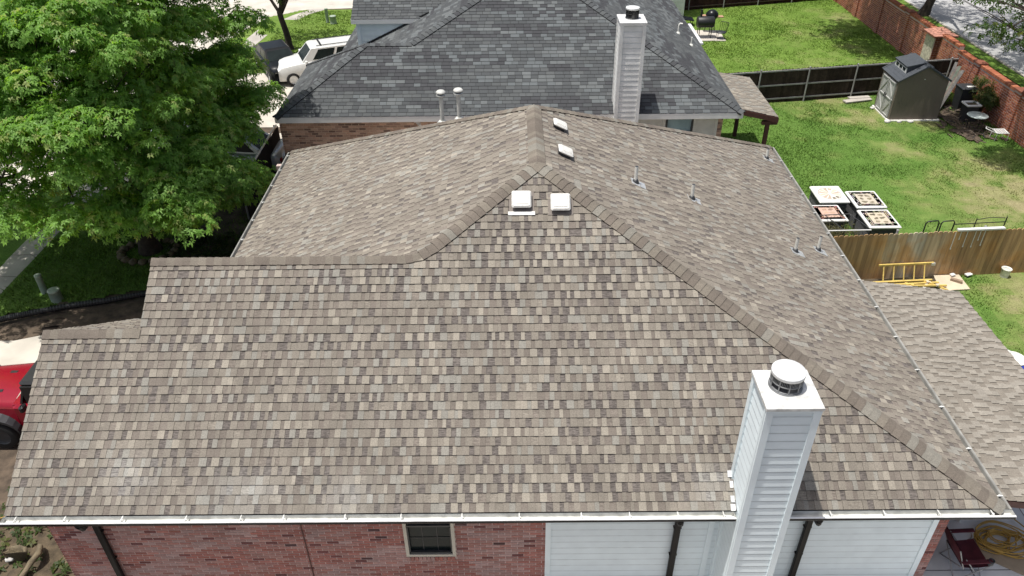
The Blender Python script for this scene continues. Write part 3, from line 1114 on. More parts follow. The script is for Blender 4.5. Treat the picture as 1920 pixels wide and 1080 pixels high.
# window
def window_unit(x0, x1, z0, z1, y, parent, matf, matg, muntins=True):
    mb = MB()
    t = .055
    for (a, b, c, d_) in ((x0, x0 + t, z0, z1), (x1 - t, x1, z0, z1), (x0 + t, x1 - t, z0, z0 + t), (x0 + t, x1 - t, z1 - t, z1)):
        mb.box(((a + b) / 2, y, (c + d_) / 2), (b - a, .07, d_ - c))
    w = mb.build("window", matf, parent)
    mb = MB()
    zm = (z0 + z1) / 2 + .12
    mb.box(((x0 + x1) / 2, y + .005, zm), (x1 - x0 - 2 * t, .05, .035)); mb.box(((x0 + x1) / 2, y + .012, z0 + t + .02), (x1 - x0 - 2 * t, .05, .04))
    mb.box((x0 + t + .012, y + .012, (z0 + zm) / 2), (.024, .05, zm - z0 - .1)); mb.box((x1 - t - .012, y + .012, (z0 + zm) / 2), (.024, .05, zm - z0 - .1))
    if muntins:
        for k in (1, 2):
            mb.box((x0 + t + (x1 - x0 - 2 * t) * k / 3, y + .036, (z0 + z1) / 2), (.012, .006, z1 - z0 - .1))
        mb.box(((x0 + x1) / 2, y + .036, (z0 + zm) / 2 + .03), (x1 - x0 - .1, .006, .012))
    mb.build("sash", M['dark'] if muntins else matf, w)
    mb = MB()
    mb.box(((x0 + x1) / 2, y + .05, (z0 + z1) / 2), (x1 - x0 - .06, .012, z1 - z0 - .06))
    mb.build("pane", matg, w)
    return w


window_unit(win[0], win[1], win[2], win[3], wy + .015, house, M['beige'], M['glass'])


# chimney chases
mat_capmetal = mat_plain('worn_galvanised_cap', (.74, .75, .75), .45, metal=.1, noise=.10, scale=9)
mat_mesh = mat_plain('cap_mesh_metal', (.20, .205, .21), .45, metal=.3, noise=.2)
mat_pan = mat_plain('stained_white_pan', (.60, .60, .58), .45, noise=.28, scale=7, detail=9)


def chase(x0, x1, y0, y1, zt, parent, mat, mtop, expo, lip, cap_r, capz, dark_cap=False, trim=.085, rot=(0, 0)):
    mb = MB()
    t = .004
    mb.box(((x0 + x1) / 2, (y0 + y1) / 2, (ZG + zt) / 2), (x1 - x0 - .06, y1 - y0 - .06, zt - ZG))
    lap_siding(mb, (x0 + trim, y0 + .024, 0), (1, 0, 0), x1 - x0 - 2 * trim, ZG, zt - .09, (0, -1, 0), expo, lip, mi_shade=1)
    lap_siding(mb, (x0 + .02, y1 - trim, 0), (0, -1, 0), y1 - y0 - 2 * trim, ZG, zt - .09, (-1, 0, 0), expo, lip, mi_shade=1)
    lap_siding(mb, (x1 - .012, y0 + trim, 0), (0, 1, 0), y1 - y0 - 2 * trim, ZG, zt - .09, (1, 0, 0), expo, lip, mi_shade=1)
    lap_siding(mb, (x1 - trim, y1 - .012, 0), (-1, 0, 0), x1 - x0 - 2 * trim, ZG, zt - .09, (0, 1, 0), expo, lip, mi_shade=1)
    ch = mb.build("chimney", [mat, M['lap_shade']], parent)
    mb = MB()
    o = .012
    for cx, sx in ((x0, 1), (x1, -1)):
        for cy, sy in ((y0, 1), (y1, -1)):
            mb.box((cx + sx * (trim / 2 - o / 2), cy + sy * .010, (ZG + zt - .08) / 2), (trim + o, .040, zt - .08 - ZG))
            mb.box((cx + sx * .004 - sx * .0015, cy + sy * (trim / 2 + .022), (ZG + zt - .08) / 2), (.034, trim - .030, zt - .08 - ZG))
    mb.box(((x0 + x1) / 2, y0 + .001, zt - .045), (x1 - x0 + .03, .03, .09)); mb.box(((x0 + x1) / 2, y1 - .001, zt - .045), (x1 - x0 + .03, .03, .09))
    mb.box((x0 + .001, (y0 + y1) / 2, zt - .045), (.03, y1 - y0 - .032, .09)); mb.box((x1 - .001, (y0 + y1) / 2, zt - .045), (.03, y1 - y0 - .032, .09))
    mb.build("corner_trim", mat, ch)
    mb = MB()
    e = .028
    cx, cy = (x0 + x1) / 2, (y0 + y1) / 2
    vs = [(x0 - e, y0 - e, zt + .004), (x1 + e, y0 - e, zt + .004), (x1 + e, y1 + e, zt + .004), (x0 - e, y1 + e, zt + .004)]
    vs += [(x, y, z - .045) for x, y, z in vs] + [(cx + .21 * (1 if vx > cx else -1), cy + .21 * (1 if vy > cy else -1), zt + .022) for vx, vy, _ in vs[:4]]
    mb.faces(vs, [(4, 5, 1, 0), (5, 6, 2, 1), (6, 7, 3, 2), (7, 4, 0, 3), (0, 1, 9, 8), (1, 2, 10, 9), (2, 3, 11, 10), (3, 0, 8, 11), (8, 9, 10, 11)])
    mb.build("chimney_top", mtop, ch)
    fx, fy = cx + rot[0], cy + rot[1]
    mb = MB()
    r = cap_r
    zb = zt + .024
    mb.lathe((fx, fy, zb), [(r * .98, 0), (r * .98, .02), (r * .88, .022), (r * .88, capz), (0, capz)], 32, 1)
    mb.lathe((fx, fy, zb - .012), [(r * 1.02, 0), (r * 1.02, .03), (r * .9, .034)], 32, 0)
    n = 64
    for k in range(n):
        a = 2 * math.pi * k / n
        mb.box((fx + r * .95 * math.cos(a), fy + r * .95 * math.sin(a), zb + capz * .74), (.004, .0055, capz * .46), 1 if dark_cap else 0, rz=a)
    for z_ in (.028, capz * .52, capz - .004):
        mb.lathe((fx, fy, zb + z_ - .006), [(r * .94, 0), (r * .98, 0), (r * .98, .013), (r * .94, .013)], 32, 1 if dark_cap else 0)
    for k in range(10):
        a = 2 * math.pi * k / 10 + .2
        mb.box((fx + r * .965 * math.cos(a), fy + r * .965 * math.sin(a), zb + capz * .5), (.008, .016, capz), 1 if dark_cap else 0, rz=a)
    mb.lathe((fx, fy, zb + capz), [(r * .95, -.012), (r * 1.015, -.012), (r * 1.015, .034), (r * 1.0, .040), (r * .4, .043), (0.0, .044)], 40, 2)
    mb.build("flue_cap", [mat_mesh, M['black'], mat_capmetal], ch)
    return ch


chase(9.56, 10.27, -.249, .469, 2.37, house, M['white'], mat_pan, .155, .011, .222, .235, rot=(-.02, .05))


# flashing left showing where the chase meets the shingles
for k, (yy, s_) in enumerate(((.43, .07), (.30, .05), (.12, .06), (.02, .07))):
    mb = MB()
    mb.box((9.555 - s_ / 2, yy, yy * pn + .035), (s_, .10, .012), mat=Matrix.Rotation(math.atan(pn), 3, 'X'))
    mb.build("step_flashing", M['sheetwhite'] if k % 2 else M['metal'], house)

# things on the roof
def on_slope(P, down, up):
    """rotation whose z is the slope normal and whose -y runs down the slope."""
    down = Vector(down).normalized()
    n = Vector(up).normalized()
    x = (-down).cross(n)
    return Matrix((x, -down, n)).transposed()


nN, nR, nL = Vector((0, -pn, 1)).normalized(), Vector((ps, 0, 1)).normalized(), Vector((-pl, 0, 1)).normalized()


mat_vent = mat_plain('chalky_vent_plastic', (.62, .61, .575), .55, noise=.13, scale=16, detail=9)
mat_flash = mat_plain('brown_flashing', (.17, .145, .125), .7)


def roof_vent(p, down, n, flash, sc=1.0, hi=.10):
    rot = on_slope(p, down, n)
    p = Vector(p)
    mb = MB()
    mb.box(p + rot @ Vector((0, 0, .014)), (.44 * sc, .42 * sc, .010), mat=rot, mi=1)
    mb.box(p + rot @ Vector((0, .01, .05)), (.25 * sc, .25 * sc, .08), mat=rot, mi=2)
    mb.box(p + rot @ Vector((0, 0.0, hi + .0)), (.345 * sc, .33 * sc, .055), mat=rot, bev=.03, mi=0)
    mb.box(p + rot @ Vector((0, 0.0, hi + .031)), (.24 * sc, .22 * sc, .012), mat=rot, bev=.006, mi=0)
    if flash:
        mb.box(p + rot @ Vector((-.0, -.235, .022)), (.47 * sc, .07, .010), mat=rot, mi=0)
    mb.build("roof_vent", [mat_vent, mat_flash, M['dark']], house)


roof_vent((6.37, 4.33, 4.33 * pn), dN, nN, True)
roof_vent((7.05, 4.28, 4.28 * pn), dN, nN, False)
roof_vent((7.15, 7.08, 3.155), dRt, nR, False, .95)
roof_vent((7.19, 5.86, 3.135), dRt, nR, False, .95)


def vent_pipe(p, hgt, down, n, r=.034):
    rot = on_slope(p, down, n)
    p = Vector(p)
    mb = MB()
    mb.box(p + rot @ Vector((0, -.06, .016)), (.24, .32, .008), mat=rot, mi=1)
    mb.lathe(p, [(.075, .0), (.06, .05), (.042, .085), (.036, .085)], 12, 2)
    mb.tube([p - Vector((0, 0, .05)), p + Vector((0, 0, hgt))], r, 12, 0, caps=False)
    mb.tube([p + Vector((0, 0, hgt - .004)), p + Vector((0, 0, hgt - .001))], r * .98, 12, 2)
    mb.build("vent_pipe", [M['pvc'], M['metal'], M['dark']], house)


for P_, hh in (((8.64, 6.04, 2.43), .36), ((9.92, 6.51, 1.80), .34), ((12.17, 6.16, .705), .34), ((12.94, 6.79, .33), .36), ((13.13, 11.63, .235), .29)):
    vent_pipe(P_, hh, dRt, nR)
mat_flue = mat_plain('dull_flue_metal', (.50, .50, .47), .5, noise=.18, scale=14)
for P_, hh in (((4.57, 9.42, 2.26), .74), ((5.0, 9.08, 2.48), .69)):
    p = Vector(P_)
    mb = MB()
    mb.lathe(p, [(.16, -.05), (.13, .05), (.075, .11), (.06, .11)], 16, 0)
    mb.tube([p - Vector((0, 0, .1)), p + Vector((0, 0, hh))], .048, 16, 0)
    mb.lathe(p + Vector((0, 0, hh)), [(.06, -.05), (.10, -.03), (.108, -.005), (.07, .0), (.07, .035), (.112, .038), (.112, .06), (.085, .09), (.045, .105), (0, .108)], 20, 0)
    mb.lathe(p + Vector((0, 0, hh)), [(.072, .0), (.072, .034)], 20, 1)
    mb.build("flue_pipe", [mat_flue, M['dark']], house)

# patio cover on the long side
mb = MB()
pz0, pz1, px0, px1, py0, py1 = -.17, -.52, 13.78, 16.12, .30, 6.35
dv = Vector((px0 - px1, 0, pz0 - pz1))
shingles(mb, (px1, py0, pz1), (0, 1, 0), dv, [[(0, 0), (py1 - py0, 0), (py1 - py0, dv.length), (0, dv.length)]],
         lambda u, v, r, up: tuple(c * k_ for k_ in (r.uniform(.92, 1.08),) for c in (lin(166, 159, 148, K) if up else MID)) + (0.3 if r.random() < .2 else 0,), expo=.14, thick=.014, tooth=.011, wmin=.08, wmax=.14, rng=rng)
pc = mb.build("patio_cover", M['shingle'], house)
mb = MB()
mb.extrude([(px0, py0, pz0 - .02), (px1, py0, pz1 - .02), (px1, py0, pz1 - .15), (px0, py0, pz0 - .15)], (0, .03, 0))
mb.extrude([(px0, py1 - .03, pz0 - .02), (px1, py1 - .03, pz1 - .02), (px1, py1 - .03, pz1 - .15), (px0, py1 - .03, pz0 - .15)], (0, .03, 0))
mb.box((px1 - .015, (py0 + py1) / 2, pz1 - .085), (.03, py1 - py0 - .064, .13))
mb.extrude([(px0, py0 + .03, pz0 - .03), (px1 - .03, py0 + .03, pz1 - .03), (px1 - .03, py0 + .03, pz1 - .05), (px0, py0 + .03, pz0 - .05)], (0, py1 - py0 - .06, 0))
mb.build("fascia", M['rust'], pc)
for yy in (py0 + .5, (py0 + py1) / 2, py1 - .25):
    mb = MB()
    mb.box((px1 - .2, yy, (ZG + pz1 - .06) / 2), (.11, .11, pz1 - .06 - ZG))
    mb.build("post", M['rust'], pc)

# ------------------------------------------------------------------ the neighbouring house, grey shingles
nh = thing("neighbouring_house", "neighbouring house with charcoal grey shingle roof, brown brick wall and weathered white chimney", "house", (6, 22, ZG))
NY, np_, nr_, nw, nlp = 15.46, .60, .511, .56, .466
nX0, nX1, nl = -1.36, 13.50, -.37
zr = 1.5
nsx = math.hypot(1, np_)
zpk = 3.355
xpk = nX1 - zpk / nr_
ypk = NY + zpk / np_
ywr = NY + zr / np_
xw0, xw1, xrr = nX0 + zr / nw, nl + zr / nlp, nX1 - zr / nr_
vr = zr / np_ * nsx
mb = MB()
G = dict(expo=.143, thick=.012, tooth=.0, wmin=.21, wmax=.31, rng=rng, gap=.005)
shingles(mb, (0, NY, 0), (1, 0, 0), (0, 1, np_), [[(nX0, 0), (nX1, 0), (xrr, vr), (xw0, vr)], [(xw1, vr), (xrr, vr), (xpk, zpk / np_ * nsx)]], pal_grey, **G)
mb.build("roof_slope", M['gshingle'], nh)
mb = MB()
sl2 = math.hypot(1, nlp)
yb = 31.0
shingles(mb, (nl, yb, 0), (0, -1, 0), (1, 0, nlp), [[(0, 0), (yb - ywr - zr / np_, 0), (yb - ywr, (xw1 - nl) * sl2), (yb - ypk, (xpk - nl) * sl2), (4.5, (xpk - nl) * sl2)]], pal_grey, **G)
shingles(mb, (nX0, ywr + zr / np_, 0), (0, -1, 0), (1, 0, nw), [[(0, 0), (2 * zr / np_, 0), (zr / np_, (xw0 - nX0) * math.hypot(1, nw))]], pal_grey, **G)
yw2 = ywr + zr / np_
shingles(mb, (xw1, yw2, 0), (-1, 0, 0), (0, -1, np_), [[(xw1 - nl, 0), (xw1 - nX0, 0), (xw1 - xw0, vr), (0, vr)]], pal_grey, **G)
mb.build("roof_slope", M['gshingle'], nh)
mb = MB()
yb2 = 28.5
shingles(mb, (nX1, NY, 0), (0, 1, 0), (-1, 0, nr_), [[(0, 0), (yb2 - NY, 0), (yb2 - NY - 5.0, (nX1 - xpk) * math.hypot(1, nr_)), (ypk - NY, (nX1 - xpk) * math.hypot(1, nr_))]], pal_grey, **G)
mb.build("roof_slope", M['gshingle'], nh)
# raised block at the drive side with its own little roof
mb = MB()
shingles(mb, (0, 20.80, 1.52), (1, 0, 0), (0, 1, .55), [[(.36, 0), (6.5, 0), (6.5, 4.2), (.36, 4.2)]], pal_grey, **G)
mb.build("roof_slope", M['gshingle'], nh)
mb = MB()
dN2, dR2, dL2, dW2 = Vector((0, -1, -np_)), Vector((1, 0, -nr_)), Vector((-1, 0, -nlp)), Vector((-1, 0, -nw))
def ghip(p, q, da, db, w=.15):
    l = Vector(q) - Vector(p)
    ridge_caps(mb, [p, q], perp(da, l), perp(db, l), w, pal_gcap, rng, thick=.022, expo=.17)
pk = (xpk, ypk, zpk)
ghip((nX1, NY, 0), pk, dN2, dR2); ghip((nX0, NY, 0), (xw0, ywr, zr), dN2, dW2); ghip((xw0, ywr, zr), (xw1, ywr, zr), dN2, Vector((0, 1, -np_)), .13)
ghip((xw1, ywr, zr), pk, dN2, dL2); ghip((nX0, yw2, 0), (xw0, ywr, zr), dW2, Vector((0, 1, -np_)), .12)
ghip(pk, (xpk, yb2 - 5, zpk), dL2, dR2)
mb.build("ridge_cap", M['gshingle'], nh)
mb = MB()
def ndeck(*pts):
    a = [Vector(p) - Vector((0, 0, .03)) for p in pts]
    n = (a[1] - a[0]).cross(a[2] - a[0])
    mb.poly(a if n.z > 0 else a[::-1])
ndeck((nX0, NY, 0), (nX1, NY, 0), pk, (xw1, ywr, zr), (xw0, ywr, zr)); ndeck((nX1, NY, 0), (nX1, yb2, 0), (xpk, yb2 - 5, zpk), pk)
ndeck((nl, yw2, 0), (xw1, ywr, zr), pk, (xpk, yb - 4.5, zpk), (nl, yb, 0)); ndeck((nX0, NY, 0), (xw0, ywr, zr), (nX0, yw2, 0))
ndeck((nX0, yw2, 0), (xw0, ywr, zr), (xw1, ywr, zr), (nl, yw2, 0)); ndeck((.38, 20.85, 1.52), (6, 20.85, 1.52), (6, 24, 3.35), (.38, 24, 3.35))
ndeck((nX1, yb2, 0), (0, yb2, 0), (xpk, yb2 - 5, zpk))
mb.build("roof_deck", M['deck'], nh)
mb = MB()
mb.box(((nX0 + nX1) / 2, NY + .015, -.105), (nX1 - nX0, .03, .18)); mb.box((nX1 - .015, (NY + yb2) / 2, -.105), (.03, yb2 - NY - .07, .18)); mb.box((nX0 + .015, (NY + yw2) / 2, -.105), (.03, yw2 - NY - .07, .18))
mb.box(((nX0 + nX1) / 2, NY + .25, -.205), (nX1 - nX0 - .05, .44, .02)); mb.box((nX1 - .25, NY + 6.6, -.205), (.42, 12, .02))
mb.box((3.4, 20.81, 1.43), (6.1, .03, .16)); mb.box((.375, 22.0, 1.6), (.03, .02, .02))
mb.extrude([(.36, 20.83, 1.50), (.36, 24.2, 1.50 + 3.37 * .55), (.36, 24.2, 1.34 + 3.37 * .55), (.36, 20.83, 1.36)], (.03, 0, 0))
mb.build("fascia", M['trimgrey'], nh)
mb = MB()
mb.box((13.58, 23.7, -.02), (.12, 2.6, .07))
mb.build("gutter", M['sheetwhite'], nh)
mb = MB()
wyn = 15.92
mb.box(((nX0 + 9.4) / 2 - .0, wyn + .08, (ZG - .2) / 2), (9.4 - nX0 - .08, .14, -.2 - ZG), 1)
brick_face(mb, (nX0 - .03, wyn + .01, ZG), (1, 0, 0), 9.4 - nX0, -.2 - ZG, pal_nbrick, rng, (0, -1, 0), bl=.225, bh=.078, joint=.018, depth=.004)
mb.box((nX0 + .04, (wyn + .15 + yw2 - .4) / 2, (ZG - .2) / 2), (.14, yw2 - .55 - wyn, -.2 - ZG), 1)
brick_face(mb, (nX0 - .03, wyn + .01, ZG), (0, 1, 0), yw2 - .5 - wyn, -.2 - ZG, pal_nbrick, rng, (-1, 0, 0), bl=.225, bh=.078, joint=.018, depth=.004)
brick_face(mb, (12.86, wyn + .01, ZG), (1, 0, 0), .16, -.2 - ZG, pal_nbrick, rng, (0, -1, 0), bl=.225, bh=.07)
mb.box((12.94, wyn + 4.0, (ZG - .2) / 2), (.14, 7.9, -.2 - ZG), 1); mb.box((6, 28, (ZG - .2) / 2), (13, .14, -.2 - ZG), 1); mb.box((0.1, 24.5, (ZG - .2) / 2), (.14, 7.2, -.2 - ZG), 1)
mb.build("brick_wall", [M['brick'], M['mortar_dark']], nh)
mb = MB()
nwx0, nwx1 = 11.17, 12.06
for (a, b, c, e) in ((9.43, nwx0, ZG, -.2), (nwx1, 12.83, ZG, -.2), (nwx0, nwx1, ZG, -1.75)):
    mb.box(((a + b) / 2, wyn + .085, (c + e) / 2), (b - a, .13, e - c), 0)
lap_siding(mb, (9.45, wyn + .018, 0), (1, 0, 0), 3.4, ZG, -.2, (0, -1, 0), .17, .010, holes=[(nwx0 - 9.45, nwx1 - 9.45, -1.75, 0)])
for x in (11.12, 12.11, 12.81):
    mb.box((x, wyn + .003, (ZG - .2) / 2), (.09, .03, -.2 - ZG), 0)
mb.build("siding_wall", M['stained'], nh)
window_unit(nwx0, nwx1, -1.75, -.22, wyn + .0, nh, M['dark'], M['skyglass'], False)
mb = MB()
mb.box((2.4, 22.5, .75), (3.8, 3.2, 1.42))
lap_siding(mb, (.64, 20.89, 0), (1, 0, 0), 3.6, .1, 1.42, (0, -1, 0), .20, .012)
mb.box((.575, 20.885, .75), (.13, .05, 1.36))
mb.build("siding_wall", M['white'], nh)
mb = MB()
mb.extrude([(.5, 20.86, .42), (3.2, 20.86, 1.69), (3.2, 20.86, 1.75), (.5, 20.86, .50)], (0, .012, 0))
mb.build("flashing", M['black'], nh)
chase(9.38, 10.12, 15.12, 15.96, 2.93, nh, M['offwhite'], M['sheetwhite'], .165, .011, .20, .27, True, trim=.09, rot=(0, -.02))
for P_, hh, bent in (((12.55, 22.1, .49), .33, True), ((12.9, 21.2, .31), .31, False)):
    p = Vector(P_)
    mb = MB()
    if bent:
        mb.tube([p, p + Vector((0, 0, hh)), p + Vector((.05, 0, hh + .05)), p + Vector((.13, -.0, hh + .03))], .028, 10)
    else:
        mb.tube([p, p + Vector((0, 0, hh))], .03, 10)
    mb.lathe(p, [(.08, -.03), (.06, .05), (.032, .07)], 10)
    mb.build("vent_pipe", M['pvc'], nh)
mb = MB()
mb.box((3.16, 15.86, -.42), (.12, .07, .10), bev=.02); mb.tube([(3.16, 15.84, -.40), (3.12, 15.74, -.36)], .035, 10); mb.tube([(3.16, 15.84, -.44), (3.21, 15.74, -.46)], .05, 10)
mb.box((3.12, 15.75, -.31), (.16, .16, .015))
mb.build("floodlight", M['sheetwhite'], nh)
# patio cover of the neighbouring house
mb = MB()
q0 = Vector((14.82, 16.0, -.40)); dv = Vector((-1.42, 0, .33))
shingles(mb, q0, (0, 1, 0), dv, [[(0, 0), (3.7, 0), (3.4, dv.length), (0, dv.length)]],
         lambda u, v, r, up: tuple(c * k_ for k_ in (r.uniform(.92, 1.08),) for c in (MID if up else (TAN if r.random() < .3 else GREY))) + (0,), expo=.14, thick=.013, tooth=.007, rng=rng)
pc = mb.build("patio_cover", M['shingle'], nh)
mb = MB()
mb.extrude([(13.40, 15.98, -.09), (14.84, 15.98, -.42), (14.84, 15.98, -.58), (13.40, 15.98, -.25)], (0, .05, 0))
mb.box((14.82, 17.85, -.50), (.04, 3.62, .14)); mb.extrude([(13.40, 16.03, -.10), (14.80, 16.03, -.43), (14.80, 16.03, -.46), (13.40, 16.03, -.13)], (0, 3.6, 0))
mb.box((14.60, 16.12, -.62), (.5, .12, .12))
mb.build("fascia", M['rust'], pc)
for yy in (16.15, 19.5):
    mb = MB()
    mb.box((14.56, yy, (ZG - .56) / 2), (.12, .12, -.56 - ZG))
    mb.build("post", M['rust'], pc)

# third house, only the end of its wall is seen
th = thing("far_house", "far house showing only a strip of pale lapped siding behind the grey roof", "house", (12, 38, ZG))
mb = MB()
mb.box((11.0, 38.2, -.8), (9.0, 5.8, 3.6)); lap_siding(mb, (6.5, 35.28, 0), (1, 0, 0), 8.9, ZG, 1.0, (0, -1, 0), .2, .014)
mb.box((15.45, 35.27, -.8), (.12, .05, 3.6))
mb.build("siding_wall", M['offwhite'], th)
mb = MB()
shingles(mb, (6.2, 34.9, 1.0), (1, 0, 0), (0, 1, .5), [[(0, 0), (9.6, 0), (9.6, 3.7), (0, 3.7)]], pal_grey, **G)
mb.build("roof", M['gshingle'], th)
# ------------------------------------------------------------------ fences and the boundary wall
def board_fence(name, label, group, p0, p1, zt, face, bcol, rails=None, posts=(), railmat=None, postmat=None, wid=.135, railside=1, dog=True):
    """p0 -> p1 in plan; boards of slightly different height, each with its own colour, rails and posts on one side."""
    p0, p1 = Vector((*p0, 0)), Vector((*p1, 0))
    U = (p1 - p0).normalized()
    Nv = Vector((-U.y, U.x, 0)) * railside
    L = (p1 - p0).length
    t = thing(name, label, "fence", tuple(p0 + Vector((0, 0, ZG))), group)
    mb = MB()
    x = 0.0
    rot = Matrix.Rotation(math.atan2(U.y, U.x), 3, 'Z')
    while x < L:
        hh = zt - ZG - R.uniform(.0, .025)
        c = p0 + U * (x + wid / 2) - Nv * R.uniform(0.0, .004)
        col = bcol(x, R)
        w2, tk = wid / 2 - .003, .009
        o = [(-w2, 0.0), (w2, 0.0), (w2, hh - .035), (w2 - .03, hh), (-w2 + .03, hh), (-w2, hh - .035)]
        a = [c + U * q[0] + Vector((0, 0, ZG + q[1])) + Nv * tk for q in o]
        mb.extrude(a, -Nv * tk * 2, 0, col)
        x += wid
    mb.build("board_panel", M['wood'], t)
    for zr_ in rails or []:
        mb = MB()
        mb.box((p0 + p1) / 2 + Nv * .035 + Vector((0, 0, zr_)), (L, .04, .055), rz=math.atan2(U.y, U.x))
        mb.build("rail", railmat, t)
    for q in posts:
        mb = MB()
        c = p0 + U * q + Nv * .085
        mb.tube([c + Vector((0, 0, ZG - .02)), c + Vector((0, 0, zt + .03))], .032, 10)
        mb.lathe(c + Vector((0, 0, zt + .03)), [(.036, 0), (.036, .02), (.0, .04)], 10)
        mb.build("post", postmat, t)
    return t


M['fencesteel'] = mat_plain("weathered_rail", (0.30, 0.29, 0.28), 0.6, noise=0.2, scale=6)
FY = lambda x: 22.42 + .155 * (x - 14.46)


def dcol(x, r):
    k = r.uniform(.7, 1.35)
    return (.040 * k, .028 * k, .022 * k)


board_fence("board_fence", "black brown board fence with grey metal rails crossing behind the taupe shed", None, (13.7, FY(13.7)), (24.70, FY(24.70)), -1.2, 1, dcol,
            [-1.26, -1.85, -2.42], [.4 + 2.08 * k for k in range(6)], M['fencesteel'], M['fencesteel'], railside=-1)


def dcol2(x, r):
    k = r.uniform(.7, 1.3)
    return (.050 * k, .022 * k, .020 * k)


board_fence("board_fence", "dark reddish board fence at the far edge of the lawn with the grills", None, (15.6, 36.43), (24.7, 38.45), -1.15, 1, dcol2,
            [-1.2, -1.8, -2.4], [.4 + 2.1 * k for k in range(5)], mat_plain("brown_rail", (.10, .065, .055), .7), M['fencesteel'], railside=-1)


def tcol(x, r):
    n = vnoise(x * 1.1, 3.3, 15)
    a = (.43, .265, .125); b = (.54, .405, .255); c = (.52, .335, .165)
    q = a if n < .42 else (b if n > .64 else c)
    if 2.9 < x < 3.4:
        q = (.52, .44, .33)
    k = r.uniform(.75, 1.2)
    return tuple(v * k for v in q)


def mat_tan():
    m, N, L, P = new_mat("stained_cedar")
    at = N.new("ShaderNodeAttribute"); at.attribute_name = "col"
    tc = N.new("ShaderNodeTexCoord")
    mp = N.new("ShaderNodeMapping"); mp.inputs['Scale'].default_value = (9, 9, .8)
    L.new(tc.outputs['Object'], mp.inputs['Vector'])
    nz = N.new("ShaderNodeTexNoise"); nz.inputs['Scale'].default_value = 1.0; nz.inputs['Detail'].default_value = 8
    L.new(mp.outputs[0], nz.inputs['Vector'])
    mr = N.new("ShaderNodeMapRange")
    for i, v in enumerate((.3, .7, .68, 1.32)):
        mr.inputs[i + 1].default_value = v
    L.new(nz.outputs['Fac'], mr.inputs['Value'])
    # orange stain towards the foot of the boards
    n2 = N.new("ShaderNodeTexNoise"); n2.inputs['Scale'].default_value = 1.7; n2.inputs['Detail'].default_value = 6
    L.new(tc.outputs['Object'], n2.inputs['Vector'])
    r2 = N.new("ShaderNodeMapRange")
    for i, v in enumerate((.45, .65, 0., .8)):
        r2.inputs[i + 1].default_value = v
    L.new(n2.outputs['Fac'], r2.inputs['Value'])
    mx = N.new("ShaderNodeMix"); mx.data_type = 'RGBA'
    L.new(r2.outputs[0], mx.inputs['Factor'])
    L.new(at.outputs['Color'], mx.inputs[6])
    mx.inputs[7].default_value = (.48, .25, .085, 1)
    vm = N.new("ShaderNodeVectorMath"); vm.operation = 'SCALE'
    L.new(mx.outputs[2], vm.inputs[0]); L.new(mr.outputs[0], vm.inputs['Scale'])
    L.new(vm.outputs[0], P.inputs['Base Color'])
    P.inputs['Roughness'].default_value = .85
    return m


TY = lambda x: 9.84 + .062 * (x - 15.5)
_w = M['wood']
M['wood'] = mat_tan()
tf = board_fence("board_fence", "tan cedar board fence with orange stains behind the yellow ladders", None, (13.72, TY(13.72)), (24.6, TY(24.6)), -1.12, 1, tcol, [-1.25, -2.3],
                 [.3 + 2.4 * k for k in range(5)], M['fencesteel'], M['fencesteel'], railside=1)
M['wood'] = _w
mb = MB()
for x, l in ((17.98, .50), (18.30, .44), (18.53, .46), (18.78, .42), (18.12, .2), (18.66, .25)):
    mb.box((x, TY(x) - .013, -1.16 - l / 2), (.018, .006, l))
    mb.box((x + .004, TY(x) - .013, -1.18 - l), (.03, .006, .05))
mb.build("paint_drip", M['wpanel'], tf)
mb = MB()
mb.box((18.64, TY(18.64) - .01, -1.095), (1.28, .10, .045), rz=.06)
tag(mb.build("plank", M['wpanel']), "long white plank lying along the top of the tan fence", "plank")

# brick boundary wall
bw = thing("boundary_wall", "long orange red brick boundary wall between the lawns and the road", "wall", (24.8, 26, ZG))
mb = MB()
pier_y = [10.5, 13.5, 16.4, 19.5, 22.55, 29.2, 32.1, 35.0, 38.0, 41.0]
for y0_, y1_, zt in ((4, 24.2, -1.0), (24.2, 46, -.82)):
    mb.box((24.83, (y0_ + y1_) / 2, (ZG + zt) / 2), (.20, y1_ - y0_, zt - ZG), 1)
    brick_face(mb, (24.73, y0_, ZG), (0, 1, 0), y1_ - y0_, zt - ZG - .1, pal_obrick, rng, (-1, 0, 0), bl=.26, bh=.088, joint=.021, depth=.006)
    brick_face(mb, (24.93, y0_, ZG), (0, 1, 0), y1_ - y0_, zt - ZG - .1, pal_obrick, rng, (1, 0, 0), bl=.8, bh=.088, joint=.021, depth=.006)
    y = y0_
    while y < y1_ - .05:
        mb.box((24.83, y + .045, zt + .004), (.25, .082, .10), 0, pal_obrick(0, y, rng))
        y += .09
mb.build("brick_panel", [M['brick'], M['mortar']], bw)
for y in pier_y:
    zt = -.95 if y < 24.2 else -.78
    mb = MB()
    mb.box((24.81, y, (ZG + zt) / 2), (.30, .42, zt - ZG), 1)
    brick_face(mb, (24.66, y - .21, ZG), (0, 1, 0), .42, zt - ZG, pal_obrick, rng, (-1, 0, 0), bl=.26, bh=.088, joint=.021)
    brick_face(mb, (24.66, y - .21, ZG), (1, 0, 0), .30, zt - ZG, pal_obrick, rng, (0, -1, 0), bl=.26, bh=.088, joint=.021)
    mb.box((24.81, y, zt + .03), (.38, .50, .06), 0, (.22, .085, .055))
    mb.build("pier", [M['brick'], M['mortar']], bw)

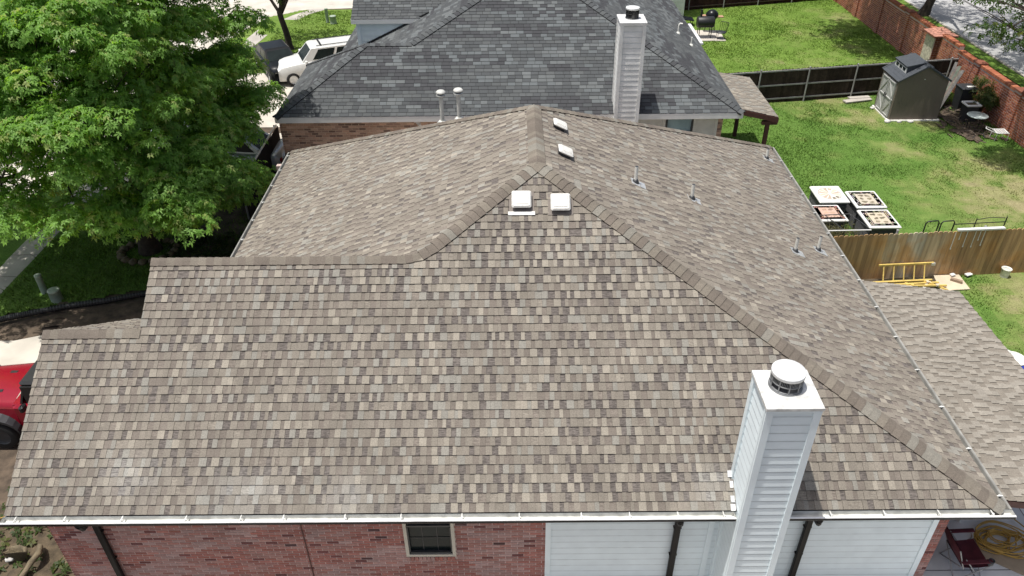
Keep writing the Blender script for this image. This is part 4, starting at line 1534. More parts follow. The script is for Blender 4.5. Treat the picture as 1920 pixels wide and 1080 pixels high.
gp = thing("wall_pillar", "tall square pillar with pink tiled pyramid cap rising from the brick boundary wall", "pillar", (24.85, 26.2, ZG))
mb = MB()
mb.box((24.86, 26.2, (ZG - .86) / 2), (.76, .84, -.86 - ZG), 1)
brick_face(mb, (24.50, 25.78, ZG), (1, 0, 0), .74, -.9 - ZG, lambda x, z, r: tuple(c * .5 for c in pal_obrick(x, z, r)[:3]) + (0,), rng, (0, -1, 0), bl=.24, bh=.085)
mb.box((24.475, 26.2, (ZG - .9) / 2), (.02, .80, -.9 - ZG), 2)
mb.build("shaft", [M['brick'], M['mortar'], mat_plain("lichened_plaster", (.50, .45, .36), .9, noise=.35, scale=9, bump=.6, bscale=20)], gp)
mb = MB()
cx, cy, hw, hy, zc = 24.86, 26.2, .52, .56, -.84
ap = Vector((cx, cy, zc + .26))
for k, (a, b) in enumerate((((-1, -1), (1, -1)), ((1, -1), (1, 1)), ((1, 1), (-1, 1)), ((-1, 1), (-1, -1)))):
    A, B = Vector((cx + a[0] * hw, cy + a[1] * hy, zc)), Vector((cx + b[0] * hw, cy + b[1] * hy, zc))
    n = 5
    for i in range(n):
        t0, t1 = i / n, (i + 1) / n
        n2 = 7
        for j in range(n2):
            s0, s1 = j / n2, (j + 1) / n2
            P0, P1 = A.lerp(ap, t0), B.lerp(ap, t0)
            Q0, Q1 = A.lerp(ap, t1), B.lerp(ap, t1)
            k2 = R.uniform(.75, 1.2)
            col = (.42 * k2, .20 * k2, .15 * k2)
            up = Vector((0, 0, .012 * R.uniform(.4, 1)))
            mb.poly([P0.lerp(P1, s0) + up, P0.lerp(P1, s1) + up, Q0.lerp(Q1, s1), Q0.lerp(Q1, s0)], 0, col)
    mb.poly([A - Vector((0, 0, .07)), B - Vector((0, 0, .07)), B, A], 0, (.20, .08, .055))
mb.poly([(cx - hw, cy - hy, zc - .06), (cx - hw, cy + hy, zc - .06), (cx + hw, cy + hy, zc - .06), (cx + hw, cy - hy, zc - .06)], 0, (.2, .1, .07))
mb.build("cap", M['attr'], gp)

# a dark fence panel with a pale rail between the two houses
board_fence("board_fence", "black side fence with a pale top rail beside the silver parked car", None, (-2.05, 13.4), (-2.05, 17.7), -1.22, 1, lambda x, r: (.012, .011, .010), [-1.2], [.1, 2.2, 4.2],
            M['pvc'], M['fencesteel'], railside=1)

# ------------------------------------------------------------------ shed
sh = thing("garden_shed", "taupe garden shed with pale double doors and slate roof by the black board fence", "shed", (21.8, 21.4, ZG))
sx0, sx1, sy0, sy1, sze, szr = 20.88, 22.74, 20.76, 22.2, -1.0, -.47
mb = MB()
xm = (sx0 + sx1) / 2
for k in range(14):      # shallow vertical corrugation of the gable wall
    a, b = sx0 + (sx1 - sx0) * k / 14, sx0 + (sx1 - sx0) * (k + 1) / 14
    f = lambda x: sze + (szr - sze) * (1 - abs(x - xm) / (xm - sx0))
    y = sy0 + (.004 if k % 2 else 0)
    mb.poly([(a, y, ZG), (b, y, ZG), (b, y, f(b)), (a, y, f(a))])
    mb.poly([(b, y, ZG), (b, sy0 + (0 if k % 2 else .004), ZG), (b, sy0 + (0 if k % 2 else .004), f(b)), (b, y, f(b))])
mb.poly([(sx0, sy1, ZG), (sx0, sy1, sze), (xm, sy1, szr), (sx1, sy1, sze), (sx1, sy1, ZG)])
mb.poly([(sx0, sy0, ZG), (sx0, sy0, sze), (sx0, sy1, sze), (sx0, sy1, ZG)])
mb.poly([(sx1, sy0, ZG), (sx1, sy1, ZG), (sx1, sy1, sze), (sx1, sy0, sze)])
for y in (sy0 + .05, sy1 - .05):
    mb.box((sx0 - .005, y, (ZG + sze) / 2), (.04, .11, sze - ZG))
mb.box((xm, sy0 - .006, -.93), (.05, .008, .02), 1)
mb.build("wall", [M['shedg'], M['sheetwhite']], sh)
mb = MB()
for s in (-1, 1):
    xe = sx0 - .06 if s < 0 else sx1 + .06
    ze = sze - .03
    a = [Vector((xe, sy0 - .06, ze)), Vector((xm, sy0 - .06, szr + .01)), Vector((xm, sy1 + .06, szr + .01)), Vector((xe, sy1 + .06, ze))]
    nn = Vector((s * (szr - ze), 0, abs(xe - xm))).normalized()
    mb.extrude([p + nn * .035 for p in a], -nn * .035)
    for k in range(1, 8):
        p, q = a[0].lerp(a[1], k / 8), a[3].lerp(a[2], k / 8)
        mb.tube([p + nn * .036, q + nn * .036], .004, 4, smooth=False)
    for y in (sy0 - .03, sy1 + .03):
        e = [Vector((xe, y, ze)) + nn * .04, Vector((xm, y, szr + .02)) + nn * .04]
        mb.tube(e, .03, 6, smooth=False)
rf = mb.build("roof", M['shedr'], sh)
mb = MB()
dy0, dy1 = 21.05, 22.05
mb.extrude([(21.14, dy0 - .05, -.56), (21.86, dy0 - .05, -.40), (21.86, dy0 - .05, -.36), (21.12, dy0 - .05, -.52)], (0, dy1 - dy0 + .1, 0))
mb.extrude([(21.18, dy0, -.84), (21.18, dy0, -.55), (21.8, dy0, -.40), (21.8, dy0, -.5)], (0, .02, 0)); mb.extrude([(21.18, dy1 - .02, -.84), (21.18, dy1 - .02, -.55), (21.8, dy1 - .02, -.40), (21.8, dy1 - .02, -.5)], (0, .02, 0))
mb.build("dormer", M['shedr'], sh)
dw = MB()
dw.box((21.175, (dy0 + dy1) / 2, -.70), (.03, dy1 - dy0, .20))
w_ = dw.build("dormer_window", M['wpanel'], sh)
mb = MB()
for k in range(3):
    mb.box((21.165, dy0 + .2 + k * .3, -.68), (.03, .2, .11))
mb.build("pane", M['glass'], w_)
for k, (ya, yb_) in enumerate(((20.90, 21.47), (21.49, 22.06))):
    mb = MB()
    zb_, zt_ = ZG + .1, -1.12
    mb.box((sx0 - .022, (ya + yb_) / 2, (zb_ + zt_) / 2), (.03, yb_ - ya, zt_ - zb_))
    for (p, q) in (((ya + .04, zb_), (ya + .04, zt_)), ((yb_ - .04, zb_), (yb_ - .04, zt_)), ((ya, zb_ + .04), (yb_, zb_ + .04)), ((ya, zt_ - .04), (yb_, zt_ - .04)),
                   ((ya, (zb_ + zt_) / 2), (yb_, (zb_ + zt_) / 2)), ((ya, zb_) if k else (yb_, zb_), (yb_, (zb_ + zt_) / 2) if k else (ya, (zb_ + zt_) / 2)),
                   ((ya, zt_) if k else (yb_, zt_), (yb_, (zb_ + zt_) / 2) if k else (ya, (zb_ + zt_) / 2))):
        mb.tube([(sx0 - .045, *p), (sx0 - .045, *q)], .028, 4, smooth=False)
    dr = mb.build("door", M['shedd'], sh)
    mb = MB()
    mb.box((sx0 - .075, yb_ - .05 if k == 0 else ya + .05, (zb_ + zt_) / 2 + .02), (.03, .03, .16))
    mb.build("handle", M['dark'], dr)
mb = MB()
mb.box((xm, (sy0 + sy1) / 2, ZG + .025), (sx1 - sx0 + .16, sy1 - sy0 + .16, .07))
mb.build("base", M['pvc'], sh)


def rock(p, r, seed, mat, name="stone", parent=None, sq=(1, .8, .6)):
    rs = random.Random(seed)
    mb = MB()
    n, m_ = 9, 6
    vs, fs = [], []
    off = [[rs.uniform(.78, 1.15) for _ in range(n)] for _ in range(m_ + 1)]
    for j in range(m_ + 1):
        th = math.pi * j / m_
        for i in range(n):
            ph = 2 * math.pi * i / n
            k = r * (off[j][i] if 0 < j < m_ else 1)
            vs.append((p[0] + sq[0] * k * math.sin(th) * math.cos(ph), p[1] + sq[1] * k * math.sin(th) * math.sin(ph), p[2] + sq[2] * k * math.cos(th)))
    for j in range(m_):
        for i in range(n):
            fs.append((j * n + i, (j + 1) * n + i, (j + 1) * n + (i + 1) % n, j * n + (i + 1) % n))
    mb.faces(vs, fs, smooth=True)
    return mb.build(name, mat, parent)


M['whitestone'] = mat_plain("white_stone", (.55, .53, .50), .9, noise=.3, scale=9, bump=.4)
for k, (x, y, r_) in enumerate(((20.72, 22.0, .10), (20.78, 20.62, .14), (21.22, 20.6, .10), (21.65, 20.6, .12))):
    o = rock((x, y, ZG + .05), r_, k, M['whitestone'])
    tag(o, ["small white stone by the far corner of the shed doors", "white stone at the near door corner of the taupe shed",
            "small white stone under the gable wall of the shed", "broad white stone midway along the gable wall of the shed"][k], "stone", "white stones around the shed")
mb = MB()
mb.box((20.4, FY(20.4) - .55, ZG + .07), (1.2, .28, .05), rz=.25); mb.box((20.55, FY(20.5) - .32, ZG + .09), (.9, .22, .05), rz=.12)
tag(mb.build("planks", M['walkc']), "pale old planks lying on the grass beside the shed doors", "planks")

# ------------------------------------------------------------------ clutter behind the shed
t = thing("lumber_stack", "grey weathered lumber leaning in the corner behind the shed", "lumber", (23.5, 22.4, ZG))
for k in range(7):
    mb = MB()
    a = Vector((23.15 + .06 * k, 21.6 + .12 * k, ZG + .05)); b = Vector((24.25 + .03 * k, 22.6 + .16 * k, -1.25 - .07 * (k % 3)))
    d_ = (b - a).normalized()
    rot = d_.to_track_quat('X', 'Z').to_matrix()
    mb.box((a + b) / 2, ((b - a).length, .11, .03), mat=rot, col=(.11 + .02 * (k % 3), .105 + .02 * (k % 2), .10))
    mb.build("plank", M['wood'], t)
t = thing("wheelie_bin", "black wheelie bin with pale lid edge standing against the brick wall", "bin", (24.1, 21.75, ZG))
mb = MB()
mb.faces([(23.88, 21.55, ZG), (24.32, 21.55, ZG), (24.32, 21.98, ZG), (23.88, 21.98, ZG), (23.82, 21.46, ZG + .95), (24.40, 21.46, ZG + .95), (24.40, 22.05, ZG + .95), (23.82, 22.05, ZG + .95)],
         [(0, 3, 2, 1), (4, 5, 6, 7), (0, 1, 5, 4), (1, 2, 6, 5), (2, 3, 7, 6), (3, 0, 4, 7)])
mb.build("body", M['dark'], t)
mb = MB()
mb.box((24.11, 21.75, ZG + .985), (.62, .64, .07), bev=.03); mb.box((24.2, 21.62, ZG + 1.04), (.34, .13, .03), 1, bev=.01)
mb.build("lid", [M['dark'], M['wpanel']], t)
t = thing("utility_sink", "white rimmed utility sink on a dark cabinet near the brick wall", "sink", (23.9, 20.75, ZG))
mb = MB()
mb.box((23.9, 20.75, ZG + .33), (.46, .42, .62)); mb.build("cabinet", M['dark'], t)
mb = MB()
for (cx, cy, sx_, sy_) in ((23.9, 20.53, .58, .07), (23.9, 20.97, .58, .07), (23.645, 20.75, .07, .37), (24.155, 20.75, .07, .37)):
    mb.box((cx, cy, ZG + .68), (sx_, sy_, .08), bev=.02)
mb.box((23.9, 20.75, ZG + .652), (.45, .38, .015), 1)
mb.build("basin", [M['sheetwhite'], M['bedsoil']], t)
t = thing("garden_table", "round glass topped garden table on thin legs by the brick wall", "table", (23.65, 19.75, ZG))
mb = MB(); mb.lathe((23.65, 19.75, ZG + .62), [(.36, 0), (.37, .012), (.36, .024), (0, .024)], 32); mb.build("table_top", M['tableglass'], t)
for k in range(4):
    a = k * math.pi / 2 + .5
    mb = MB(); mb.tube([(23.65 + .30 * math.cos(a), 19.75 + .30 * math.sin(a), ZG + .62), (23.65 + .26 * math.cos(a), 19.75 + .26 * math.sin(a), ZG)], .013, 6); mb.build("leg", M['black'], t)
t = thing("garden_chair", "white slatted metal garden chair lying low beside the brick wall", "chair", (24.2, 18.95, ZG))
mb = MB()
for k in range(7):
    mb.box((24.02 + k * .06, 18.95, ZG + .34), (.032, .42, .012), rz=-.15)
mb.tube([(23.98, 18.75, ZG + .33), (24.40, 18.72, ZG + .33), (24.44, 19.15, ZG + .33), (24.0, 19.17, ZG + .33), (23.98, 18.75, ZG + .33)], .014, 6)
mb.build("seat", M['wpanel'], t)
for k, (x, y) in enumerate(((24.0, 18.77), (24.4, 18.75), (24.42, 19.13), (24.02, 19.15))):
    mb = MB(); mb.tube([(x, y, ZG + .33), (x + (.03 if k in (1, 2) else -.03), y, ZG)], .012, 6); mb.build("leg", M['wpanel'], t)
mb = MB(); mb.tube([(23.98, 18.75, ZG + .33), (23.75, 18.75, ZG + .42), (23.62, 18.95, ZG + .45), (23.75, 19.17, ZG + .42), (24.0, 19.17, ZG + .33)], .014, 6); mb.build("back_frame", M['wpanel'], t)
t = thing("plant_stand", "rusty red wire plant stand with curled hoops against the brick wall", "plant stand", (24.4, 19.9, ZG))
mb = MB()
for k in range(3):
    c = Vector((24.38, 19.75 + .22 * k, ZG + .42 + .1 * (k % 2)))
    mb.tube([c + Vector((.04 * math.sin(a * .7), .24 * math.cos(a), .24 * math.sin(a))) for a in [i * 2 * math.pi / 16 for i in range(17)]], .010, 5)
mb.tube([(24.38, 19.6, ZG), (24.38, 19.6, ZG + .8)], .011, 5); mb.tube([(24.38, 20.3, ZG), (24.38, 20.3, ZG + .8)], .011, 5)
mb.build("hoop", M['rust'], t)

mb = MB()
for k in range(70):
    x, y = R.uniform(22.9, 24.5), R.uniform(18.5, 22.6)
    a, l = R.uniform(0, 3.14), R.uniform(.08, .38)
    mb.tube([(x - l * math.cos(a), y - l * math.sin(a), ZG + .08 + R.random() * .06), (x + .03, y, ZG + .10 + R.random() * .1), (x + l * math.cos(a), y + l * math.sin(a), ZG + .08 + R.random() * .08)],
            R.uniform(.008, .022), 5, 0, [(.05, .036, .026), (.10, .075, .055), (.16, .13, .10), (.03, .028, .028)][k % 4])
o = mb.build("debris", M['attr'])
tag(o, "scattered sticks and broken wood on the bare soil behind the shed", "debris"); o['kind'] = 'stuff'

# four square white topped units and the wire pen
def unit(loc, sx_, sy_, hgt, pattern, label):
    x, y = loc
    t = thing("condenser_unit", label, "condenser unit", (x, y, ZG), "white topped units on the lawn")
    mb = MB()
    mb.box((x, y, ZG + (hgt - .07) / 2), (sx_ * .84, sy_ * .84, hgt - .07))
    n = int((hgt - .1) / .05)
    for k in range(n):
        z = ZG + .05 + k * .05
        for (cx, cy, ax, ay) in ((x, y - sy_ * .43, sx_ * .88, .02), (x, y + sy_ * .43, sx_ * .88, .02), (x - sx_ * .43, y, .02, sy_ * .84), (x + sx_ * .43, y, .02, sy_ * .84)):
            mb.box((cx, cy, z), (ax, ay, .022), 1)
    mb.build("louvred_body", [M['black'], mat_grey_louvre], t)
    mb = MB()
    mb.box((x, y, ZG + hgt - .035), (sx_, sy_, .075), bev=.025)
    lid = mb.build("lid", M['wpanel'], t)
    mb = MB()
    z = ZG + hgt + .0045
    if pattern == 'radial':
        n = 12
        for k in range(n):
            a0, a1 = 2 * math.pi * k / n, 2 * math.pi * (k + .72) / n
            kk = R.uniform(.75, 1.15)
            col = (.55 * kk, .44 * kk, .34 * kk) if k not in (9, 10) else (.20, .17, .12)
            if k in (9, 10, 2):
                r0, r1 = .22, .33
            else:
                r0, r1 = .06, .33
            mb.poly([(x + r * math.cos(a) * sx_, y + r * math.sin(a) * sy_, z) for r, a in ((r0, a0), (r1, a0), (r1, (a0 + a1) / 2), (r1, a1), (r0, a1))], 0, col)
        for k in range(40):
            a0, a1 = 2 * math.pi * k / 40, 2 * math.pi * (k + 1) / 40
            kk = R.uniform(.6, 1.2)
            mb.poly([(x + r * math.cos(a) * sx_, y + r * math.sin(a) * sy_, z - .001) for r, a in ((.345, a0), (.37, a0), (.37, a1), (.345, a1))], 0, (.42 * kk, .34 * kk, .27 * kk))
    else:
        base = (.47, .42, .335) if pattern == 'grid' else (.50, .345, .275)
        if pattern == 'grid2':
            base = (.49, .43, .33)
        line = (.50, .45, .37) if pattern != 'pink' else (.46, .235, .18)
        mb.poly([(x - sx_ * .42, y - sy_ * .42, z - .002), (x + sx_ * .42, y - sy_ * .42, z - .002), (x + sx_ * .42, y + sy_ * .42, z - .002), (x - sx_ * .42, y + sy_ * .42, z - .002)], 0, tuple(min(.8, c * 1.25) for c in base))
        mb.poly([(x - sx_ * .28, y - sy_ * .30, z), (x + sx_ * .28, y - sy_ * .30, z), (x + sx_ * .28, y + sy_ * .30, z), (x - sx_ * .28, y + sy_ * .30, z)], 0, base)
        for s in (-1, 1):
            for off in (.32, .38):
                for k in range(9):
                    if R.random() < .6:
                        q = -.38 + k * .085
                        mb.box((x + s * off * sx_, y + (q + .04) * sy_, z), (.028, .07 * sy_, .003), 0, tuple(c * R.uniform(.65, 1.1) for c in line))
                        mb.box((x + (q + .04) * sx_, y + s * off * sy_, z), (.07 * sx_, .02, .003), 0, tuple(c * R.uniform(.65, 1.1) for c in line))
        for i in range(2):
            for j in range(3):
                k = R.uniform(.6, 1.5)
                col = (.17 * k, .145 * k, .10 * k) if pattern != 'pink' else (.40 * k, .28 * k, .20 * k)
                for q in range(5):
                    mb.box((x + (-.11 + i * .22 + R.uniform(-.05, .05)) * sx_, y + (-.19 + j * .19 + R.uniform(-.035, .035)) * sy_, z + .002 + q * .0008),
                           (R.uniform(.05, .12) * sx_, R.uniform(.03, .07) * sy_, .003), 0, col, rz=R.uniform(-.5, .5))
    mb.build("worn_top", M['attr'], lid)
    return t


mat_grey_louvre = mat_plain("grey_louvre", (.12, .12, .125), .6)
unit((15.91, 13.38), .92, 1.04, .80, 'radial', "square white topped unit with a round tan radial grille, on the grass")
unit((16.89, 13.03), .92, 1.04, .80, 'grid', "square white topped unit with dark grid patches, farther from the tan fence")
unit((15.50, 12.22), .86, .94, .80, 'pink', "square unit with a faded pink and orange top beside the gutter")
unit((16.83, 11.86), .92, 1.04, .80, 'grid2', "square white topped unit with dark grid patches, closest to the tan fence")
t = thing("wire_pen", "white and black pipe frame pen holding dry weeds behind the tan fence", "pen", (15.6, 11.4, ZG))
mb = MB(); mb.tube([(14.7, 11.0, -1.7), (16.26, 11.03, -1.7)], .020, 8); mb.build("front_rail", M['wpanel'], t)
mb = MB()
mb.tube([(16.26, 11.03, -1.7), (15.98, 11.95, -1.7), (14.6, 11.85, -1.7)], .014, 6); mb.tube([(15.5, 11.02, -1.7), (15.25, 11.9, -1.7)], .012, 6)
for q in ((14.7, 11.0), (16.26, 11.03), (15.98, 11.95), (15.5, 11.02), (14.62, 11.85)):
    mb.tube([(*q, -1.7), (*q, ZG)], .013, 6)
for k in range(16):
    mb.tube([(14.72 + .1 * k, 11.0, -1.72), (14.72 + .1 * k + R.uniform(-.03, .03), 11.0, ZG)], .004, 4)
    mb.tube([(14.62 + .09 * k, 11.86, -1.72), (14.62 + .09 * k, 11.86, ZG)], .004, 4)
mb.build("wire_frame", M['dark'], t)
t = thing("tube_frame", "bent black tube frame showing above the tan fence", "frame", (18.2, 10.5, ZG))
mb = MB()
for x in (17.38, 17.80):
    mb.tube([(x, 10.45, ZG), (x, 10.45, -1.16), (x + .05, 10.45, -1.10), (x + .33, 10.48, -1.10), (x + .37, 10.48, -1.16), (x + .35, 10.48, ZG)], .018, 8)
mb.tube([(18.15, 10.45, -1.2), (19.55, 10.5, -1.16)], .013, 6); mb.tube([(19.55, 10.5, ZG), (19.55, 10.5, -1.0)], .016, 6); mb.tube([(18.75, 10.5, ZG), (18.75, 10.5, -1.05)], .014, 6)
mb.tube([(18.75, 10.5, -1.09), (19.1, 10.5, -1.02), (19.5, 10.5, -1.04)], .010, 6)
mb.build("tube", M['black'], t)

# ladders and building leftovers by the tan fence
t = thing("ladder", "yellow ladder propped on its side against the tan fence", "ladder", (16.85, 9.8, ZG))
mb = MB(); mb.tube([(16.1, 9.80, -2.08), (17.62, 9.90, -2.08)], .034, 4, smooth=False); mb.box((17.6, 9.88, -2.10), (.10, .07, .07), 1); mb.build("rail", [M['yellow'], M['metal']], t)
mb = MB(); mb.tube([(15.95, 9.58, ZG + .10), (17.60, 9.68, ZG + .10)], .04, 4, smooth=False); mb.build("rail", M['yellow'], t)
for k in range(5):
    x = 16.24 + .285 * k
    mb = MB(); mb.tube([(x, 9.81 + (x - 16.1) * .066, -2.08), (x - .0, 9.595 + (x - 16.) * .06, ZG + .10)], .018, 8); mb.build("rung", M['yellow'], t)
for k, (a, b, r_, lab) in enumerate((((15.95, 9.46, ZG + .07), (17.75, 9.60, ZG + .07), .042, "long yellow ladder rail lying nearest the propped ladder"),
                                ((16.3, 9.33, ZG + .06), (17.55, 9.50, ZG + .06), .04, "yellow ladder rail lying in the middle of the heap by the fence"),
                                ((16.05, 9.42, ZG + .10), (17.85, 9.38, ZG + .13), .032, "thin yellow rail lying askew across the heap"),
                                ((17.35, 9.62, ZG + .12), (17.95, 9.16, ZG + .06), .030, "short yellow stay sticking out beside the plywood sheet"),
                                ((16.45, 9.48, ZG + .10), (16.10, 9.25, ZG + .05), .030, "short yellow stay at the house end of the heap"))):
    mb = MB()
    mb.tube([a, b], r_, 4, smooth=False)
    d_ = Vector(b) - Vector(a)
    for q in (.12, .5, .86):
        c = Vector(a) + d_ * q
        mb.box(c + Vector((0, .0, .012)), (.07, .09, .05), 0 if q == .5 else 1)
    tag(mb.build("ladder_rail", [M['yellow'], M['ply']]), lab, "ladder rail", "loose yellow ladder rails by the fence")
mb = MB()
mb.poly([(17.66, 9.24, ZG + .065), (18.48, 9.32, ZG + .05), (18.50, 10.0, ZG + .06), (17.76, 9.93, ZG + .09)])
mb.extrude([(17.66, 9.24, ZG + .061), (18.48, 9.32, ZG + .046), (18.50, 10.0, ZG + .056), (17.76, 9.93, ZG + .086)], (0, 0, -.02))
tag(mb.build("plywood_sheet", M['ply']), "square pale plywood sheet lying on the ground by the tan fence", "plywood")
mb = MB(); mb.box((18.26, 9.66, ZG + .10), (.30, .09, .06), rz=-.6)
tag(mb.build("wood_block", mat_plain("cut_timber", (.28, .20, .14), .8)), "brown cut timber block lying on the plywood sheet", "timber")
mb = MB(); mb.box((18.28, 9.93, ZG + .105), (.13, .10, .05), rz=.3, bev=.01)
tag(mb.build("foam_scrap", M['wpanel']), "small white foam scrap on the far edge of the plywood", "scrap")
for k, (x, y, s) in enumerate(((17.05, 9.14, .16), (17.30, 9.27, .24), (17.62, 9.06, .08), (15.92, 9.63, .08), (16.45, 9.2, .07), (18.75, 9.98, .2))):
    mb = MB(); mb.box((x, y, ZG + .08), (s, s * .6, .035), rz=R.uniform(-.6, .6), bev=.008)
    tag(mb.build("foam_scrap", M['wpanel']), ["rounded white scrap at the edge of the patio cover roof", "largest white scrap lying below the yellow rails", "tiny white scrap near the plywood corner",
        "white scrap at the foot of the fence next to the gutter", "tiny white scrap under the short yellow stay", "flat white scrap beyond the plywood by the fence foot"][k], "scrap", "white scraps by the fence")
t = thing("bucket", "grey bucket standing alone at the foot of the tan fence", "bucket", (19.72, 9.95, ZG))
mb = MB(); mb.lathe((19.72, 9.95, ZG), [(.10, 0), (.125, .27), (.135, .28), (.125, .28), (.11, .24), (.10, .03), (0, .03)], 20); mb.build("body", M['pvc'], t)
mb = MB(); mb.tube([(19.72 + .13 * math.cos(a), 9.95 - .02, ZG + .27 - .16 * math.sin(a)) for a in [i * math.pi / 8 for i in range(9)]], .006, 5); mb.build("handle", M['dark'], t)
mb = MB(); mb.box((18.15, 6.65, ZG + .04), (.30, .17, .05), rz=-.8, bev=.02); tag(mb.build("tray", M['wpanel']), "white tray lying on the worn grass beside the patio cover", "tray")
t = MB(); t.lathe((17.93, 6.2, ZG), [(.20, 0), (.25, .26), (.27, .27), (.25, .275), (.235, .26), (.19, .03), (0, .03)], 24)
tag(t.build("tub", M['wpanel']), "round white tub half hidden behind the patio cover edge", "tub")
mb = MB(); mb.box((18.05, 5.62, ZG + .18), (.4, .5, .36), bev=.05)
tag(mb.build("cool_box", mat_plain("blue_plastic", (.012, .03, .30), .5)), "blue box just showing past the patio cover edge", "box")

# ------------------------------------------------------------------ patio things
t = thing("camp_chair", "maroon folding camp chair with cup holder on the patio", "chair", (14.25, 1.05, ZG), rz=0.0)
cx, cy = 14.2, 1.02
def sag(name, pts00, pts10, pts11, pts01, sagv, mat, thick=.012, n=8):
    mb = MB()
    A, B, C_, D_ = [Vector(p) for p in (pts00, pts10, pts11, pts01)]
    vs, fs = [], []
    nn = (B - A).cross(D_ - A).normalized()
    for j in range(n + 1):
        for i in range(n + 1):
            s, t_ = i / n, j / n
            p = A.lerp(B, s).lerp(D_.lerp(C_, s), t_)
            vs.append(p + Vector(sagv) * (math.sin(math.pi * s) * (.4 + .6 * math.sin(math.pi * t_))))
    N_ = (n + 1) ** 2
    vs += [v - nn * thick for v in vs]
    for j in range(n):
        for i in range(n):
            a = j * (n + 1) + i
            fs.append((a, a + 1, a + n + 2, a + n + 1)); fs.append((N_ + a, N_ + a + n + 1, N_ + a + n + 2, N_ + a + 1))
    mb.faces(vs, fs, smooth=True)
    return mb.build(name, mat, t)
sag("seat", (14.05, .74, ZG + .40), (14.52, .74, ZG + .43), (14.50, 1.30, ZG + .43), (14.03, 1.30, ZG + .40), (0, 0, -.07), M['maroon'])
sag("backrest", (14.06, .74, ZG + .38), (13.86, .74, ZG + .86), (13.86, 1.30, ZG + .86), (14.06, 1.30, ZG + .38), (-.04, 0, 0), M['maroon'])
for y in (.70, 1.34):
    mb = MB(); mb.box((14.22, y, ZG + .60), (.52, .085, .025), bev=.01, mat=Matrix.Rotation(-.06, 3, 'Y'))
    a_ = mb.build("armrest", M['maroon'], t)
mb = MB(); mb.lathe((14.46, .70, ZG + .53), [(.045, 0), (.05, .11), (.042, .11), (.04, .02), (0, .02)], 14); mb.build("cup_holder", M['dark'], t)
for (p, q) in (((14.50, .72, ZG + .44), (14.02, .74, ZG)), ((14.04, .72, ZG + .62), (14.50, .76, ZG)), ((14.50, 1.32, ZG + .44), (14.02, 1.30, ZG)), ((14.04, 1.32, ZG + .62), (14.5, 1.28, ZG)),
               ((14.02, .74, ZG + .02), (14.03, 1.30, ZG + .40)), ((14.03, 1.30, ZG + .02), (14.02, .74, ZG + .40)), ((14.5, .76, ZG + .02), (14.5, 1.3, ZG + .42)), ((14.5, 1.28, ZG + .02), (14.5, .74, ZG + .42)),
               ((14.06, .72, ZG + .38), (13.86, .72, ZG + .86)), ((14.06, 1.32, ZG + .38), (13.86, 1.32, ZG + .86)), ((14.46, .70, ZG + .58), (14.5, .74, ZG + .43)), ((14.46, 1.34, ZG + .58), (14.5, 1.32, ZG + .43))):
    mb = MB(); mb.tube([p, q], .011, 6); mb.build("leg", M['fencesteel'], t)
t.location.x -= .10; t.location.y -= .22
mb = MB()
pts = []
rr = random.Random(4)
cxx, cyy = 15.12, 1.30
a = 0
prev_r = .4
for loop in range(15):
    r_ = rr.uniform(.14, .55)
    ox, oy = rr.uniform(-.26, .26), rr.uniform(-.18, .18)
    ex = rr.uniform(.7, 1.15)
    for k in range(22):
        f = k / 22
        rad = prev_r + (r_ - prev_r) * f
        a += 2 * math.pi / 22
        pts.append(Vector((cxx + ox * f + rad * math.cos(a), cyy + oy * f + rad * .72 * ex * math.sin(a) + .02 * math.sin(a * 5), ZG + .035 + .012 * loop * .5 + .012 * rr.random())))
    prev_r = r_
for k in range(1, len(pts) - 1):
    pts[k] = (pts[k - 1] + pts[k] * 2 + pts[k + 1]) / 4
pts += [Vector((15.6, 1.9, ZG + .04)), Vector((15.35, 2.25, ZG + .04)), Vector((15.1, 2.0, ZG + .04)), Vector((15.35, 1.8, ZG + .05)), Vector((15.2, 2.6, ZG + .04)), Vector((15.0, 3.3, ZG + .04))]
mb.tube(pts, .0125, 6)
tag(mb.build("extension_cord", M['cordy']), "heaped coil of yellow brown cord on the patio", "cord")
mb = MB(); mb.box((14.96, 1.02, ZG + .028), (.95, .42, .01), rz=-.62)
tag(mb.build("cardboard_sheet", mat_plain("cardboard", (.40, .31, .21), .85)), "tan cardboard sheet lying under the yellow brown cord", "cardboard")
t = thing("play_bench", "small red and yellow bench on white legs under the roof corner", "bench", (14.5, 1.9, ZG))
mb = MB(); mb.box((14.35, 1.78, ZG + .30), (.95, .20, .045), bev=.02); mb.build("seat", M['redp'], t)
mb = MB(); mb.box((14.3, 2.05, ZG + .42), (.9, .26, .04), bev=.015); mb.build("table_top", M['cordy'], t)
for x in (14.1, 14.62):
    mb = MB(); mb.box((x, 1.80, ZG + .14), (.05, .10, .28)); mb.box((x, 2.05, ZG + .2), (.05, .08, .4)); mb.build("leg", M['wpanel'], t)

t = MB(); t.lathe((14.25, 17.6, ZG), [(.15, 0), (.17, .5), (.18, .52), (.12, .54), (0, .54)], 18)
tag(t.build("drum_cooler", M['redp']), "red drum cooler standing under the small brown patio cover", "cooler")
t = MB(); t.lathe((14.75, 17.1, ZG), [(.42, 0), (.40, .12), (.28, .28), (.12, .36), (0, .38)], 14)
tag(t.build("tarpaulin", mat_plain("dark_green_tarp", (.02, .06, .025), .7, noise=.3)), "dark green tarpaulin heaped by the post of the small patio cover", "tarpaulin")

